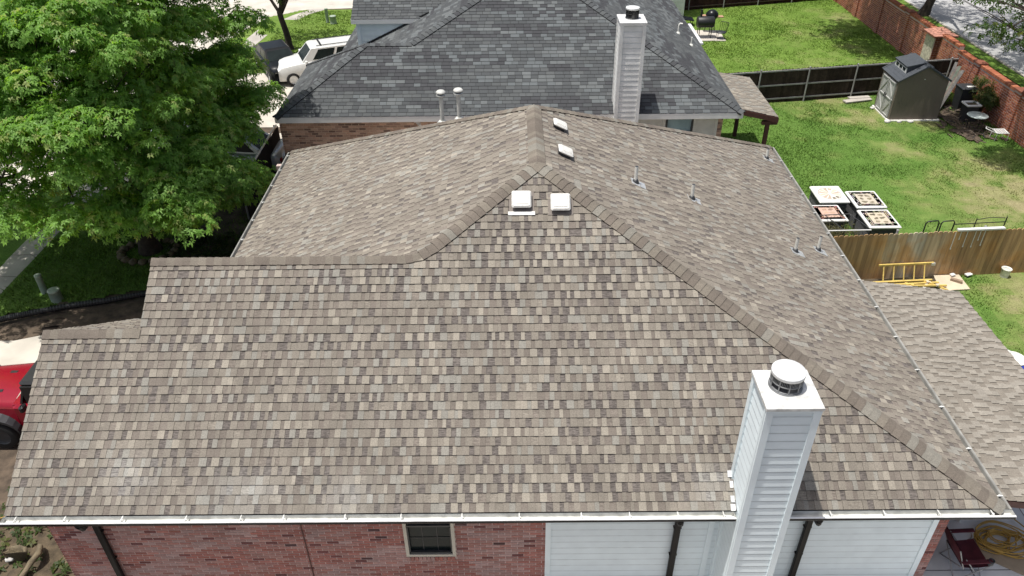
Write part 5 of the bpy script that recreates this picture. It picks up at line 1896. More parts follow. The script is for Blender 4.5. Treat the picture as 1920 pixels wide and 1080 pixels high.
# ------------------------------------------------------------------ grills beyond the grey roof
t = thing("barrel_grill", "black barrel grill with open wire shelf on the small paved pad", "grill", (16.1, 31.6, ZG))
mb = MB()
rot = Matrix.Rotation(math.pi / 2, 3, 'Y')
pr = [(.0, -.42), (.24, -.42), (.27, -.38), (.27, .38), (.24, .42), (0, .42)]
vs, fs = [], []
n = 18
for r_, z in pr:
    for k in range(n):
        a = 2 * math.pi * k / n
        vs.append(Vector((15.85, 31.5, ZG + .8)) + rot @ Vector((r_ * math.cos(a), r_ * math.sin(a), z)))
for i in range(len(pr) - 1):
    for k in range(n):
        fs.append((i * n + k, i * n + (k + 1) % n, (i + 1) * n + (k + 1) % n, (i + 1) * n + k))
mb.faces(vs, fs, smooth=True); mb.tube([(15.6, 31.5, ZG + 1.05), (15.6, 31.5, ZG + 1.4)], .05, 10)
mb.build("drum", M['black'], t)
for x in (15.55, 16.15):
    for y in (31.3, 31.7):
        mb = MB(); mb.tube([(x, y, ZG + .65), (x, y, ZG)], .02, 6); mb.build("leg", M['black'], t)
mb = MB()
for k in range(9):
    mb.tube([(15.5 + .09 * k, 31.15, ZG + .55), (15.5 + .09 * k, 31.35, ZG + .55)], .009, 5)
mb.tube([(15.5, 31.15, ZG + .55), (16.25, 31.15, ZG + .55)], .012, 5); mb.build("wire_shelf", M['black'], t)
t = thing("kettle_grill", "rounded black kettle grill with wooden side shelf behind the barrel grill", "grill", (16.35, 32.4, ZG))
mb = MB(); mb.lathe((16.35, 32.4, ZG + .62), [(0, 0), (.2, .04), (.31, .2), (.32, .26), (.30, .36), (.2, .48), (.06, .54), (0, .55)], 22); mb.build("bowl", M['cardark'], t)
mb = MB(); mb.box((16.75, 32.35, ZG + .82), (.32, .3, .04)); mb.box((15.95, 32.45, ZG + .85), (.24, .3, .04)); mb.build("side_shelf", mat_plain("shelf_wood", (.38, .22, .14), .7), t)
for a in (.5, 2.6, 4.7):
    mb = MB(); mb.tube([(16.35 + .2 * math.cos(a), 32.4 + .2 * math.sin(a), ZG + .7), (16.35 + .3 * math.cos(a), 32.4 + .3 * math.sin(a), ZG)], .018, 6); mb.build("leg", M['black'], t)
t = thing("patio_chair", "black wire backed patio chair beside the grills on the pad", "chair", (16.7, 31.2, ZG))
mb = MB()
for k in range(8):
    a = -.6 + k * .32
    mb.tube([(16.62 + .26 * math.cos(a), 31.25 + .26 * math.sin(a), ZG + .36), (16.66 + .30 * math.cos(a), 31.25 + .30 * math.sin(a), ZG + .80)], .010, 5)
mb.tube([(16.66 + .30 * math.cos(-.6 + k * .16), 31.25 + .30 * math.sin(-.6 + k * .16), ZG + .80) for k in range(15)], .014, 5); mb.build("back_frame", M['black'], t)
mb = MB(); mb.lathe((16.62, 31.25, ZG + .35), [(.26, 0), (.26, .03), (0, .03)], 16); mb.build("seat", M['dark'], t)
for a in (.7, 2.3, 3.9, 5.5):
    mb = MB(); mb.tube([(16.62 + .22 * math.cos(a), 31.25 + .22 * math.sin(a), ZG + .35), (16.62 + .25 * math.cos(a), 31.25 + .25 * math.sin(a), ZG)], .012, 5); mb.build("leg", M['black'], t)
t = thing("patio_chair", "low black reclining patio chair against the pale siding of the far house", "chair", (15.2, 33.6, ZG))
mb = MB(); mb.box((15.35, 33.7, ZG + .36), (.75, .6, .06), mat=Matrix.Rotation(.12, 3, 'Y'), bev=.02); mb.build("seat", M['cardark'], t)
mb = MB(); mb.box((15.0, 33.9, ZG + .60), (.35, .6, .05), mat=Matrix.Rotation(.9, 3, 'Y'), bev=.02); mb.build("backrest", M['cardark'], t)
for x, y in ((15.1, 33.45), (15.65, 33.45), (15.1, 33.95), (15.65, 33.95)):
    mb = MB(); mb.tube([(x, y, ZG + .36), (x, y, ZG)], .016, 5); mb.build("leg", M['black'], t)
sheet("paved_pad", [(14.6, 30.95), (16.83, 30.88), (16.86, 32.6), (14.6, 32.7)], ZG + .055, M['concrete'])

# ------------------------------------------------------------------ utility pedestals, pipe, stones on the drive side
def pedestal(x, y, r_, hgt, label):
    mb = MB()
    mb.lathe((x, y, ZG), [(r_ * 1.05, 0), (r_, .03), (r_, hgt - .05), (r_ * 1.06, hgt - .045), (r_ * 1.02, hgt - .01), (r_ * .7, hgt), (0, hgt + .005)], 20)
    tag(mb.build("utility_pedestal", M['pedg']), label, "utility pedestal", "pale green utility pedestals")


pedestal(-6.65, 9.58, .085, .62, "tall thin pale green utility pedestal on the shaded lawn")
pedestal(-6.13, 9.22, .15, .38, "squat pale green utility pedestal by the black pipe")
pedestal(-3.86, 34.95, .085, .76, "tall thin pale green utility pedestal on the sunny far lawn")
pedestal(-3.50, 34.75, .17, .42, "squat pale green utility pedestal on the sunny far lawn")
mb = MB()
path = [Vector(p) for p in ((-7.5, 8.02, ZG + .12), (-7.02, 8.3, ZG + .12), (-6.44, 8.52, ZG + .12), (-5.59, 8.82, ZG + .13), (-4.69, 9.02, ZG + .13), (-3.88, 9.33, ZG + .12), (-2.6, 9.55, ZG + .1), (-1.2, 9.6, ZG + .1))]
fine = []
for i in range(len(path) - 1):
    for k in range(24):
        fine.append(path[i].lerp(path[i + 1], k / 24))
mb.tube(fine, [.085 if i % 2 else .074 for i in range(len(fine))], 10, smooth=False)
tag(mb.build("drain_pipe", M['black']), "black corrugated drain pipe lying along the edge of the front lawn", "pipe")
for k in range(17):
    a = 2 * math.pi * k / 17
    o = rock((-4.58 + .78 * math.cos(a), 11.62 + .62 * math.sin(a), ZG + .07), .125, 100 + k, M['stone'], "edging_stone", None, (1.05, 1.0, .8))
    tag(o, "rough edging stone in the ring around the big tree trunk", "stone", "stones ringing the big tree")
for k in range(11):
    o = rock((-3.3 + .24 * k, 11.1 + .05 * math.sin(k), ZG + .07), .12, 200 + k, M['stone'], "edging_stone", None, (1.05, .9, .8))
    tag(o, "edging stone in the straight row between the tree and the house", "stone", "stones edging the bed by the house")

t = MB()
rr = random.Random(3)
n = 26
prof = [(.10, 0), (.20, .02), (.33, .13), (.42, .27), (.43, .31), (.38, .30), (.34, .22), (.20, .11), (0, .09)]
vs, fs = [], []
for j, (r_, z) in enumerate(prof):
    for k in range(n):
        a = 2 * math.pi * k / n
        w = 1 + .10 * math.sin(a * 3 + 1) + .06 * math.sin(a * 7) + .04 * rr.uniform(-1, 1)
        r_ = r_ * .86
        w += .05 * rr.uniform(-1, 1)
        vs.append((-2.94 + r_ * w * math.cos(a), .95 + r_ * w * math.sin(a) * .9, ZG + .08 + z * (1 + .22 * math.sin(a * 2 + .6)) + .015 * rr.uniform(-1, 1)))
for j in range(len(prof) - 1):
    for k in range(n):
        fs.append((j * n + k, j * n + (k + 1) % n, (j + 1) * n + (k + 1) % n, (j + 1) * n + k))
t.faces(vs, fs, smooth=True)
tag(t.build("stone_basin", M['stone']), "rough stone basin with chipped rim in the planted bed", "basin")
tag(rock((-2.92, .95, ZG + .22), .08, 9, M['whitestone'], "stone"), "pale round stone lying inside the rough stone basin", "stone")
mb = MB()
mb.tube([Vector((-2.52 + .13 * math.sin(k * .45) + R.uniform(-.02, .02), 1.24 - .085 * k, ZG + .24 + .09 * math.sin(k * .5) + R.uniform(-.015, .015))) for k in range(9)], [.03, .05, .052, .06, .05, .055, .045, .05, .03], 9)
tag(mb.build("driftwood", M['stone']), "curved pale driftwood branch leaning on the stone basin", "driftwood")
tag(rock((-1.95, .95, ZG + .08), .11, 33, M['stone'], "stone", None, (.8, 1.3, .6)), "flat tan stone standing at the foot of the brick wall", "stone")
tag(rock((-3.2, .55, ZG + .08), .17, 35, M['whitestone'], "stone"), "broad white stone in front of the stone basin", "stone")
for k in range(60):
    x, y = R.uniform(-3.9, -1.7), R.uniform(.3, 2.3)
    o = rock((x, y, ZG + .05), R.uniform(.03, .07), 300 + k, M['stone'] if k % 3 else M['whitestone'], "pebble")
    tag(o, "small pebble lying loose on the soil of the planted bed", "pebble", "pebbles in the planted bed")
mb = MB()
mb.tube([(-3.6, 1.62, ZG + .42), (-2.9, 1.95, ZG + .40), (-2.33, 2.32, ZG + .43)], .008, 5)
tag(mb.build("string_line", M['cordy']), "thin yellow string stretched over the planted bed", "string")


# ------------------------------------------------------------------ foliage
def leaf_cloud(name, sprigs, leaf_len, leaf_w, nleaf, cols, rs, mat, parent=None, droop=.55):
    """sprigs: (n,3) positions and (n,3) axes; every sprig is a rosette of separate leaves."""
    P, A = sprigs
    n = len(P)
    A = A / np.linalg.norm(A, axis=1, keepdims=True)
    ref = np.tile(np.array([0.0, 0.0, 1.0]), (n, 1))
    ref[np.abs(A[:, 2]) > .9] = (1, 0, 0)
    X = np.cross(ref, A); X /= np.linalg.norm(X, axis=1, keepdims=True)
    Y = np.cross(A, X)
    ph0 = rs.uniform(0, 6.283, n)
    V, C = [], []
    tint = cols(P, rs)
    for k in range(nleaf):
        ph = ph0 + 6.283 * k / nleaf + rs.uniform(-.3, .3, n)
        L = leaf_len * rs.uniform(.65, 1.2, n)
        W_ = leaf_w * rs.uniform(.75, 1.25, n)
        D = X * np.cos(ph)[:, None] + Y * np.sin(ph)[:, None]
        S = np.cross(A, D)
        dr = rs.uniform(.1, droop, n)
        tip = P + D * L[:, None] + A * (L * (.35 - dr))[:, None] - np.array([0, 0, 1.0]) * (L * dr * .6)[:, None]
        mid = P + D * (L * .5)[:, None] + A * (L * .22)[:, None]
        base = P + D * (L * .06)[:, None]
        V.append(np.stack([base, mid + S * (W_ / 2)[:, None], tip, mid - S * (W_ / 2)[:, None]], 1))
        C.append(tint * rs.uniform(.82, 1.18, (n, 1)))
    V = np.concatenate(V).reshape(-1, 3)
    C = np.concatenate(C)
    Q = np.arange(len(V)).reshape(-1, 4)
    return np_mesh(name, V, Q, C, mat, parent)


def clump_sprigs(centers, radii, per, rs, squash=.72, lower=-.35, up=.55):
    P, A = [], []
    for c, r_ in zip(centers, radii):
        n = int(per * (r_ / .8) ** 2)
        d = rs.normal(size=(n, 3)); d /= np.linalg.norm(d, axis=1, keepdims=True)
        d = d[d[:, 2] > lower + rs.uniform(-.25, .25, len(d))]
        rad = r_ * (0.55 + .5 * rs.rand(len(d)) ** .5)
        # lumpy outline
        lump = 1 + .22 * np.sin(d[:, 0] * 5 + c[0] * 3) * np.cos(d[:, 1] * 5 + c[1] * 2)
        P.append(c + d * (rad * lump)[:, None] * np.array([1, 1, squash]))
        A.append(d * np.array([1, 1, 1]) + np.array([0, 0, up]) + rs.normal(scale=.25, size=d.shape))
    return np.concatenate(P), np.concatenate(A)


def limb_tree(mb, base, top, r0, r1, ends, rs, mains=7, split=.6):
    base, top = Vector(base), Vector(top)
    n = 8
    pts, rad = [], []
    for i in range(n + 1):
        f = i / n
        pts.append(base.lerp(top, f) + Vector((.05 * math.sin(f * 5), .05 * math.cos(f * 4) - .05, 0)))
        rad.append(r0 * (1 + .5 * max(0, .12 - f) / .12) + (r1 - r0) * f)
    mb.tube(pts, rad, 12)
    ends = [Vector(e) for e in ends]
    idx = list(range(len(ends)))
    rs.shuffle(idx)
    hubs = []
    for m_ in range(mains):
        e = ends[idx[m_ % len(idx)]]
        s = top.lerp(base, rs.uniform(.0, .22))
        hub = s.lerp(e, split)
        hub.z += .3
        mid = s.lerp(hub, .5) + Vector((rs.uniform(-.2, .2), rs.uniform(-.2, .2), rs.uniform(.0, .3)))
        mb.tube([s, mid, hub], [r1 * .75, r1 * .5, r1 * .3], 8)
        hubs.append((hub, mid))
    for e in ends:
        hub = min((h_ for hm in hubs for h_ in hm), key=lambda q: (q - e).length)
        mid = hub.lerp(e, .5) + Vector((rs.uniform(-.12, .12), rs.uniform(-.12, .12), rs.uniform(-.1, .15)))
        mb.tube([hub, mid, e], [r1 * .22, r1 * .14, r1 * .05], 5)


def green(a, b, c):
    def f(P, rs):
        n = len(P)
        t = rs.rand(n, 1)
        q = np.array(a) * (1 - t) + np.array(b) * t
        s = rs.rand(n, 1) < .10
        return np.where(s, np.array(c), q)
    return f


def tree(name, label, base, top, r0, r1, clumps, radii, per, leaf, leafw, nleaf, seed, cols, mains=7, squash=.72, lower=-.35, droop=.55, up=.55, ends=None, inner=None):
    rs = np.random.RandomState(seed)
    t = thing(name, label, "tree", base)
    mb = MB()
    ends = [c + np.array([0, 0, -r_ * .25]) for c, r_ in zip(clumps, radii)] if ends is None else ends
    limb_tree(mb, base, top, r0, r1, ends, random.Random(seed), mains)
    mb.build("trunk", M['bark'], t)
    sp = clump_sprigs(clumps, radii, per, rs, squash, lower, up)
    if inner:
        s2 = clump_sprigs(inner, [.75] * len(inner), per * .55, rs, squash, -.8, up)
        sp = (np.concatenate([sp[0], s2[0]]), np.concatenate([sp[1], s2[1]]))
    leaf_cloud("crown", sp, leaf, leafw, nleaf, cols, rs, M['leaf'], t, droop)
    return t


def crown_points(c, r3, n, rs, inner=.25, zmin=-.75, mind=.75, cut=None):
    out = []
    tries = 0
    while len(out) < n and tries < 60000:
        tries += 1
        d = rs.normal(size=3); d /= np.linalg.norm(d)
        if d[2] < zmin:
            continue
        k = rs.uniform(.82, 1.0) if rs.rand() > inner else rs.uniform(.45, .8)
        p = np.array(c) + d * np.array(r3) * k
        if cut and cut(p):
            continue
        if any(np.linalg.norm(p - q) < mind for q in out):
            continue
        out.append(p)
    return out


rs = np.random.RandomState(42)
def tree_cut(p):
    x, y, z = p
    if z < .30 - .62 * (y - 8):
        return True
    if y < 14.2 and x + .24 * z > -1.45:                     # stays clear of the brown roof
        return True
    if y >= 14.2 and x > -1.35:
        return True
    return x < -6.4 and z < 2.4 and hsh(round(x * 9), round(y * 9)) < .55


boughs = crown_points((-5.4, 12.7, -.3), (5.3, 4.9, 7.4), 128, rs, .10, .0, 1.28, tree_cut)
boughs += [np.array(q) for q in ((-2.5, 11.0, -.6), (-2.0, 12.0, -.4), (-3.0, 10.1, -.3), (-2.3, 12.8, -.9), (-3.5, 9.5, 0.0), (-2.0, 13.2, .4), (-2.0, 11.2, .5), (-2.9, 11.8, -1.1), (-2.5, 13.9, -.2), (-1.7, 14.8, .3))]
cl, rad = [], []
for b in boughs:
    br_ = rs.uniform(.85, 1.25)
    for k in range(13):
        d = rs.normal(size=3); d /= np.linalg.norm(d)
        d[2] = abs(d[2]) * 1.0 - .18
        p = b + d * br_ * np.array([.95, .95, .70]) * rs.uniform(.75, 1.0)
        if not tree_cut(p):
            cl.append(p); rad.append(rs.uniform(.34, .56))
tree("broadleaf_tree", "big leafy green shade tree over the front walk beside the brown roof", (-4.58, 11.74, ZG), (-4.9, 11.6, .6), .24, .15, cl, rad, 300, .105, .044, 6, 5,
     green((.140, .285, .046), (.228, .405, .090), (.30, .37, .12)), squash=.70, lower=-.35, up=.95, ends=boughs, inner=crown_points((-5.4, 12.7, -.3), (4.2, 3.9, 6.0), 45, rs, .6, .0, .8, tree_cut))
rs = np.random.RandomState(8)
cl = crown_points((-4.9, 30.6, 2.3), (2.9, 2.6, 2.6), 46, rs, .3, -.95, .8)
tree("street_tree", "young tree with dark forked trunk on the sunny far lawn", (-4.88, 30.47, ZG), (-5.0, 30.5, -.6), .17, .12, cl, [rs.uniform(.5, .8) for _ in cl], 60, .16, .06, 6, 6,
     green((.03, .065, .012), (.05, .10, .016), (.08, .10, .03)), mains=5)
rs = np.random.RandomState(15)
cl = crown_points((27.0, 32.0, 4.2), (5.8, 5.4, 3.0), 110, rs, .3, -.6, .9, lambda p: p[2] < 1.6)
cl += [np.array([rs.uniform(a, b), rs.uniform(c, d), rs.uniform(2.6, 3.6)]) for a, b, c, d, n in ((20.8, 24, 31.0, 32.6, 12), (20.9, 24, 28.4, 29.6, 12)) for _ in range(n)]
tree("street_tree", "tall street tree beyond the brick wall showing only its bare leaning trunk", (28.5, 35.1, ZG), (28.9, 34.6, 1.2), .24, .17, cl, [rs.uniform(.7, 1.1) for _ in cl], 42, .22, .08, 6, 7,
     green((.04, .085, .014), (.065, .125, .02), (.1, .12, .03)))
rs = np.random.RandomState(23)
cl = crown_points((27.6, 24.6, 1.6), (3.6, 4.6, 2.8), 95, rs, .35, -.9, .7)
cl += [np.array([rs.uniform(a, b), rs.uniform(c, d), rs.uniform(3.3, 4.1)]) for a, b, c, d, n in ((20.9, 22.9, 19.7, 20.7, 26), (25.5, 27, 20, 22, 8), (21.7, 23.6, 16.0, 17.5, 26)) for _ in range(n)]
tree("street_tree", "dark limbed street tree overhanging the road at the edge of the picture", (28.6, 24.6, ZG), (28.2, 24.2, -.5), .22, .14, cl, [rs.uniform(.5, .85) for _ in cl], 62, .15, .06, 6, 9,
     green((.045, .095, .016), (.08, .15, .025), (.12, .14, .035)))
# shrub growing up the brick wall
t = thing("shrub", "loose green shrub with yellowish sprigs growing up the brick wall", "shrub", (24.45, 21.2, ZG))
rs = np.random.RandomState(31)
cl = [np.array([24.40 + rs.uniform(-.12, .1), 21.0 + rs.uniform(-.55, .55), -1.55 + rs.uniform(-.35, .45)]) for _ in range(12)]
mb = MB()
for c in cl:
    mb.tube([(24.5, 21.15, ZG), (24.46, (21.15 + c[1]) / 2, (ZG + c[2]) / 2), tuple(c)], [.02, .014, .006], 5)
mb.build("stem", M['bark'], t)
leaf_cloud("foliage", clump_sprigs(cl, [.26] * len(cl), 380, rs, .8, -.8), .12, .04, 5, green((.045, .07, .016), (.075, .11, .025), (.22, .20, .08)), rs, M['leaf'], t)
rs = np.random.RandomState(37)
P_ = np.column_stack([rs.uniform(14.8, 16.0, 220), rs.uniform(11.1, 11.8, 220), ZG + rs.uniform(.05, .75, 220)])
o = leaf_cloud("dry_weeds", (P_, np.tile([0, 0, 1.0], (220, 1)) + rs.normal(scale=.5, size=(220, 3))), .22, .022, 5, green((.075, .075, .03), (.13, .12, .06), (.2, .17, .1)), rs, M['leaf'])
tag(o, "dry brown green weeds growing inside the pipe frame pen", "weeds"); o['kind'] = 'stuff'
P_ = np.column_stack([rs.uniform(-3.9, -1.75, 130), rs.uniform(.4, 2.7, 130), np.full(130, ZG + .14)])
o = leaf_cloud("weeds", (P_, np.tile([0, 0, 1.0], (130, 1)) + rs.normal(scale=.3, size=(130, 3))), .12, .05, 6, green((.04, .065, .016), (.07, .11, .03), (.12, .14, .04)), rs, M['leaf'])
tag(o, "small green weeds scattered over the soil of the planted bed", "weeds"); o['kind'] = 'stuff'
P_ = np.column_stack([rs.uniform(-4.1, -.5, 240), rs.uniform(11.2, 12.6, 240), np.full(240, ZG + .1)])
o = leaf_cloud("ground_cover", (P_, np.tile([0, 0, 1.0], (240, 1)) + rs.normal(scale=.3, size=(240, 3))), .16, .05, 6, green((.03, .055, .014), (.05, .085, .02), (.08, .09, .03)), rs, M['leaf'])
tag(o, "low green planting in the shaded bed under the big tree", "planting"); o['kind'] = 'stuff'


# ------------------------------------------------------------------ cars
def wheel(parent, c, r_, w, axis, rim):
    mb = MB()
    ax = Vector(axis).normalized()
    rot = ax.to_track_quat('Z', 'X').to_matrix()
    def ring(prof, n, mi):
        vs, fs = [], []
        for rr_, z in prof:
            for k in range(n):
                a = 2 * math.pi * k / n
                vs.append(Vector(c) + rot @ Vector((rr_ * math.cos(a), rr_ * math.sin(a), z)))
        for i in range(len(prof) - 1):
            for k in range(n):
                fs.append((i * n + k, i * n + (k + 1) % n, (i + 1) * n + (k + 1) % n, (i + 1) * n + k))
        mb.faces(vs, fs, mi, smooth=True)
    ring([(r_ * .62, -w / 2), (r_ * .93, -w / 2), (r_, -w * .32), (r_, w * .32), (r_ * .93, w / 2), (r_ * .62, w / 2)], 24, 0)
    o = mb.build("wheel", M['tyre'], parent)
    mb = MB()
    ring([(0, w * .36), (r_ * .15, w * .38), (r_ * .5, w * .30), (r_ * .63, w * .44)], 20, 0)
    ring([(r_ * .63, -w * .44), (r_ * .5, -w * .30), (0, -w * .36)], 20, 0)
    mb.build("rim", rim, o)


def car(name, label, cat, loc, heading, L, Wd, H, hood, rear, belt, paint, roofmat=None, rails=False, rake=.55, clear=.22):
    """nose towards +x before turning; hood = bonnet length, rear = length behind the cabin at belt height."""
    t = thing(name, label, cat, loc, rz=heading)
    T = t.matrix_basis
    tp = lambda p: T @ Vector(p)
    hw = Wd / 2
    st = [(-L / 2, .62, .86), (-L / 2 + .06, .98, .95), (-L / 2 + .3, 1.0, 1.0), (0, 1.0, 1.0), (L / 2 - hood, 1.0, .99), (L / 2 - hood * .45, .93, .97), (L / 2 - .16, .84, .90), (L / 2, .66, .78)]
    mb = MB()
    vs, fs = [], []
    for x, zk, wk in st:
        zt = clear + (belt - clear) * zk
        w = hw * wk
        half = [(w * .86, clear), (w * .98, clear + .12), (w, (clear + zt) / 2), (w * .965, zt - .06), (w * .90, zt), (w * .45, zt + .025 * zk)]
        ring = [(x, y, z) for y, z in half] + [(x, -y, z) for y, z in half[::-1]]
        vs += [tp(p) for p in ring]
    n = 12
    for i in range(len(st) - 1):
        for k in range(n):
            fs.append((i * n + k, i * n + (k + 1) % n, (i + 1) * n + (k + 1) % n, (i + 1) * n + k))
    fs += [tuple(range(n)), tuple(range((len(st) - 1) * n + n - 1, (len(st) - 1) * n - 1, -1))]
    mb.faces(vs, fs, smooth=True)
    xf, xb_ = L / 2 - hood, -L / 2 + rear
    rk2 = rake if rear > .3 else .18
    bt = [(xf + .02, hw * .90), (xb_, hw * .90)]
    rf0, rf1, rw = xf - rake, xb_ + rk2, hw * .74
    zr_ = H
    # pillars and roof
    base = [(xf, hw * .88, belt - .02), (xb_, hw * .88, belt - .02), (xb_, -hw * .88, belt - .02), (xf, -hw * .88, belt - .02)]
    topv = [(rf0, rw, zr_ - .05), (rf1, rw, zr_ - .05), (rf1, -rw, zr_ - .05), (rf0, -rw, zr_ - .05)]
    crown_ = [(rf0 - .10, rw * .86, zr_), (rf1 + .08, rw * .86, zr_), (rf1 + .08, -rw * .86, zr_), (rf0 - .10, -rw * .86, zr_)]
    V_ = [tp(p) for p in base + topv + crown_]
    fs = [(0, 1, 5, 4), (1, 2, 6, 5), (2, 3, 7, 6), (3, 0, 4, 7), (4, 5, 9, 8), (5, 6, 10, 9), (6, 7, 11, 10), (7, 4, 8, 11), (8, 9, 10, 11)]
    mb.faces(V_, fs, 0)
    if roofmat:
        c8 = [Vector(p) + Vector((0, 0, .004)) for p in crown_]
        cc = sum(c8, Vector()) / 4
        mb.faces([tp(cc + (p - cc) * .93) for p in c8], [(0, 1, 2, 3)], 1)
    mb.build("body", [paint, roofmat or paint], t)
    def inset(q, a, b, lo, hi, off):
        """window on a cabin face q (bottom-left, bottom-right, top-right, top-left)."""
        q = [Vector(p) for p in q]
        pt = lambda s, h_: q[0].lerp(q[1], s).lerp(q[3].lerp(q[2], s), h_)
        return [tp(pt(s, h_) + Vector(off)) for s, h_ in ((a, lo), (b, lo), (b, hi), (a, hi))]
    for s in (1, -1):
        q = [(xf, s * hw * .88, belt - .02), (xb_, s * hw * .88, belt - .02), (rf1, s * rw, zr_ - .05), (rf0, s * rw, zr_ - .05)]
        spans = [(.13, .40), (.44, .70), (.74, .93)] if L > 3.9 else [(.14, .5), (.55, .9)]
        for a, b in spans:
            mb = MB(); mb.poly(inset(q, a, b, .16, .90, (0, s * .006, .002))); mb.build("side_window", M['glass'], t)
        mb = MB(); mb.box(tp((xf - .18, s * (hw + .07), belt + .06)), (.12, .16, .12), bev=.03, rz=heading); mb.build("mirror", paint, t)
    mb = MB(); mb.poly(inset([(xf, hw * .88, belt - .02), (xf, -hw * .88, belt - .02), (rf0, -rw, zr_ - .05), (rf0, rw, zr_ - .05)], .07, .93, .10, .93, (.006, 0, .004))); mb.build("windscreen", M['glass'], t)
    mb = MB(); mb.poly(inset([(xb_, hw * .88, belt - .02), (xb_, -hw * .88, belt - .02), (rf1, -rw, zr_ - .05), (rf1, rw, zr_ - .05)], .1, .9, .15, .9, (-.006, 0, .004))); mb.build("rear_window", M['glass'], t)
    if rails:
        for s in (1, -1):
            mb = MB(); mb.tube([tp((rf0 - .25, s * rw * .80, zr_ + .035)), tp((rf1 + .2, s * rw * .80, zr_ + .035))], .018, 6); mb.build("roof_rail", M['black'], t)
        for x in (rf0 - .45, rf1 + .5):
            mb = MB(); mb.box(tp((x, 0, zr_ + .045)), (.07, rw * 1.6, .03), rz=heading); mb.build("roof_bar", M['black'], t)
    for x in (L / 2 - hood * .55, -L / 2 + L * .19):
        for s in (1, -1):
            wheel(t, tp((x, s * (hw - .10), .30)), .30, .20, T.to_3x3() @ Vector((0, s, 0)), M['metal'])
    mb = MB(); mb.box(tp((L / 2 - .02, 0, belt * .60)), (.06, hw * .85, .16), bev=.02, rz=heading); mb.build("grille", M['black'], t)
    for s in (1, -1):
        mb = MB(); mb.box(tp((L / 2 - .05, s * hw * .55, belt * .70)), (.10, .26, .12), bev=.03, rz=heading); mb.build("headlight", M['sheetwhite'], t)
        mb = MB(); mb.box(tp((-L / 2 + .03, s * hw * .70, belt * .72)), (.08, .20, .18), bev=.03, rz=heading); mb.build("tail_light", M['redp'], t)
    return t


car("parked_suv", "white parked vehicle with black roof bars behind the grey roof", "car", (-2.2, 26.6, ZG), math.pi + math.radians(22), 4.4, 1.62, 1.52, 1.05, .05, .96, M['carwhite'], None, True, .50)
car("parked_car", "pale parked car with dark glass roof beyond the white vehicle", "car", (-.75, 27.6, ZG), math.pi + math.radians(22), 3.8, 1.5, 1.36, .95, .35, .86, M['carsilver'], M['glass'], False, .6)
car("parked_car", "black parked car with a reddish lamp beside the young tree trunk", "car", (-4.55, 27.1, ZG), math.radians(-62), 3.6, 1.5, 1.25, .8, .45, .85, M['cardark'], None, False, .55)
car("parked_car", "silver green parked car between the big tree and the brown brick wall", "car", (-3.6, 17.3, ZG), math.pi - math.radians(8), 3.9, 1.5, 1.32, 1.0, .55, .86, M['carsilver'], None, False, .6)
car("parked_car", "pale blue grey parked car glimpsed through the leaves of the big tree", "car", (-6.0, 18.6, ZG), math.pi - math.radians(5), 3.7, 1.5, 1.32, .95, .5, .86, M['carsilver'], None, False, .6)

# red off-road vehicle on the drive
t = thing("off_road_vehicle", "red off road vehicle with black wheel flares and black hood latches on the driveway", "car", (-4.4, 4.55, ZG))
yc, hwid = 4.5, .80
xn = -6.3
mb = MB()
def hoodrow(x, w, z):
    return [(x, yc - w, z - .14), (x, yc - w * .97, z - .05), (x, yc - w * .82, z - .005), (x, yc - w * .35, z + .03), (x, yc, z + .038), (x, yc + w * .35, z + .03), (x, yc + w * .82, z - .005), (x, yc + w * .97, z - .05), (x, yc + w, z - .14)]
rows = [hoodrow(xn, .54, -1.58), hoodrow(xn + .08, .58, -1.53), hoodrow(-5.4, .64, -1.50), hoodrow(-4.52, .72, -1.47)]
vs = sum(rows, [])
mb.faces(vs, [(i * 9 + k, i * 9 + k + 1, (i + 1) * 9 + k + 1, (i + 1) * 9 + k) for i in range(3) for k in range(8)], smooth=True)
mb.faces(rows[0] + [(xn, yc + .54, -2.15), (xn, yc - .54, -2.15)], [tuple(range(11))])
for s in (-1, 1):
    mb.faces([(xn, yc + s * .54, -1.72), (-4.52, yc + s * .72, -1.61), (-4.52, yc + s * .76, -2.2), (xn, yc + s * .56, -2.2)], [(0, 1, 2, 3)])
mb.box((-3.4, yc, -1.83), (2.24, 1.56, .70), bev=.05)
mb.box((-4.40, yc, -1.50), (.26, 1.44, .06), bev=.02)
mb.build("body", M['carred'], t)
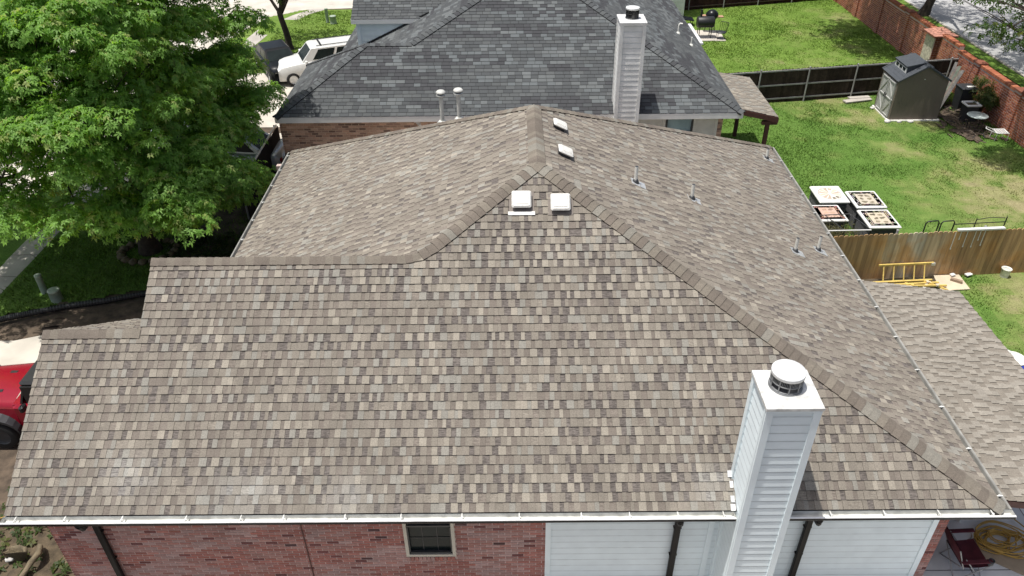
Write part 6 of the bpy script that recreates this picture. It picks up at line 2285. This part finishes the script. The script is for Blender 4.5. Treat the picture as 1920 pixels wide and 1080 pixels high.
for s in (-1, 1):
    for cx_ in (-4.98, -2.9):
        mb = MB()
        rr_ = [(.47 * math.cos(a), .40 * math.sin(a)) for a in [math.pi * k / 10 for k in range(11)]]
        inn = yc + s * .60; out_ = yc + s * .90
        for k in range(10):
            (x0_, z0_), (x1_, z1_) = rr_[k], rr_[k + 1]
            A_ = [(cx_ + x0_, inn, -2.12 + z0_), (cx_ + x1_, inn, -2.12 + z1_), (cx_ + x1_ * 1.04, out_, -2.15 + z1_), (cx_ + x0_ * 1.04, out_, -2.15 + z0_)]
            mb.poly(A_); mb.poly([A_[3], A_[2], (A_[2][0], A_[2][1], A_[2][2] - .07), (A_[3][0], A_[3][1], A_[3][2] - .07)])
        mb.build("wheel_flare", M['dark'], t)
        wheel(t, (cx_, yc + s * .76, ZG + .36), .36, .26, (0, s, 0), M['dark'])
        if cx_ < -5:
            mb = MB(); mb.box((cx_ + .02, yc + s * .62, -1.72), (1.05, .16, .05), bev=.02); mb.build("fender", M['carred'], t)
mb = MB()
mb.extrude([(-4.36, yc - .70, -1.47), (-4.18, yc - .64, -1.0), (-4.18, yc + .64, -1.0), (-4.36, yc + .70, -1.47)], (.05, 0, .01)); mb.build("windscreen_frame", M['black'], t)
mb = MB(); mb.poly([(-4.35, yc - .60, -1.40), (-4.20, yc - .56, -1.05), (-4.20, yc + .56, -1.05), (-4.35, yc + .60, -1.40)]); mb.build("windscreen", M['glass'], t)
mb = MB(); mb.box((-3.25, yc, -.97), (1.95, 1.36, .12), bev=.05)
for s in (-1, 1):
    mb.box((-3.25, yc + s * .68, -1.24), (1.9, .05, .46))
mb.box((-2.28, yc, -1.24), (.05, 1.3, .46)); mb.build("soft_top", M['black'], t)
for s in (-1, 1):
    mb = MB(); mb.box((-5.55, yc + s * .60, -1.545), (.10, .05, .05), bev=.015); mb.build("hood_latch", M['black'], t)
    mb = MB(); mb.box((-5.0, yc + s * .30, -1.462), (.16, .08, .02), bev=.008); mb.build("hood_vent", M['black'], t)
    mb = MB(); mb.box((-4.15, yc + s * .92, -1.38), (.10, .18, .16), bev=.03); mb.build("mirror", M['black'], t)
    mb = MB(); mb.lathe((xn - .01, yc + s * .34, -1.80), [(.11, -.11), (.11, .11)], 12); mb.build("headlight", M['sheetwhite'], t)
mb = MB(); mb.box((xn - .12, yc, -2.08), (.16, 1.5, .18), bev=.04); mb.build("bumper", M['dark'], t)
t.location.x += .36
t.location.y += .22
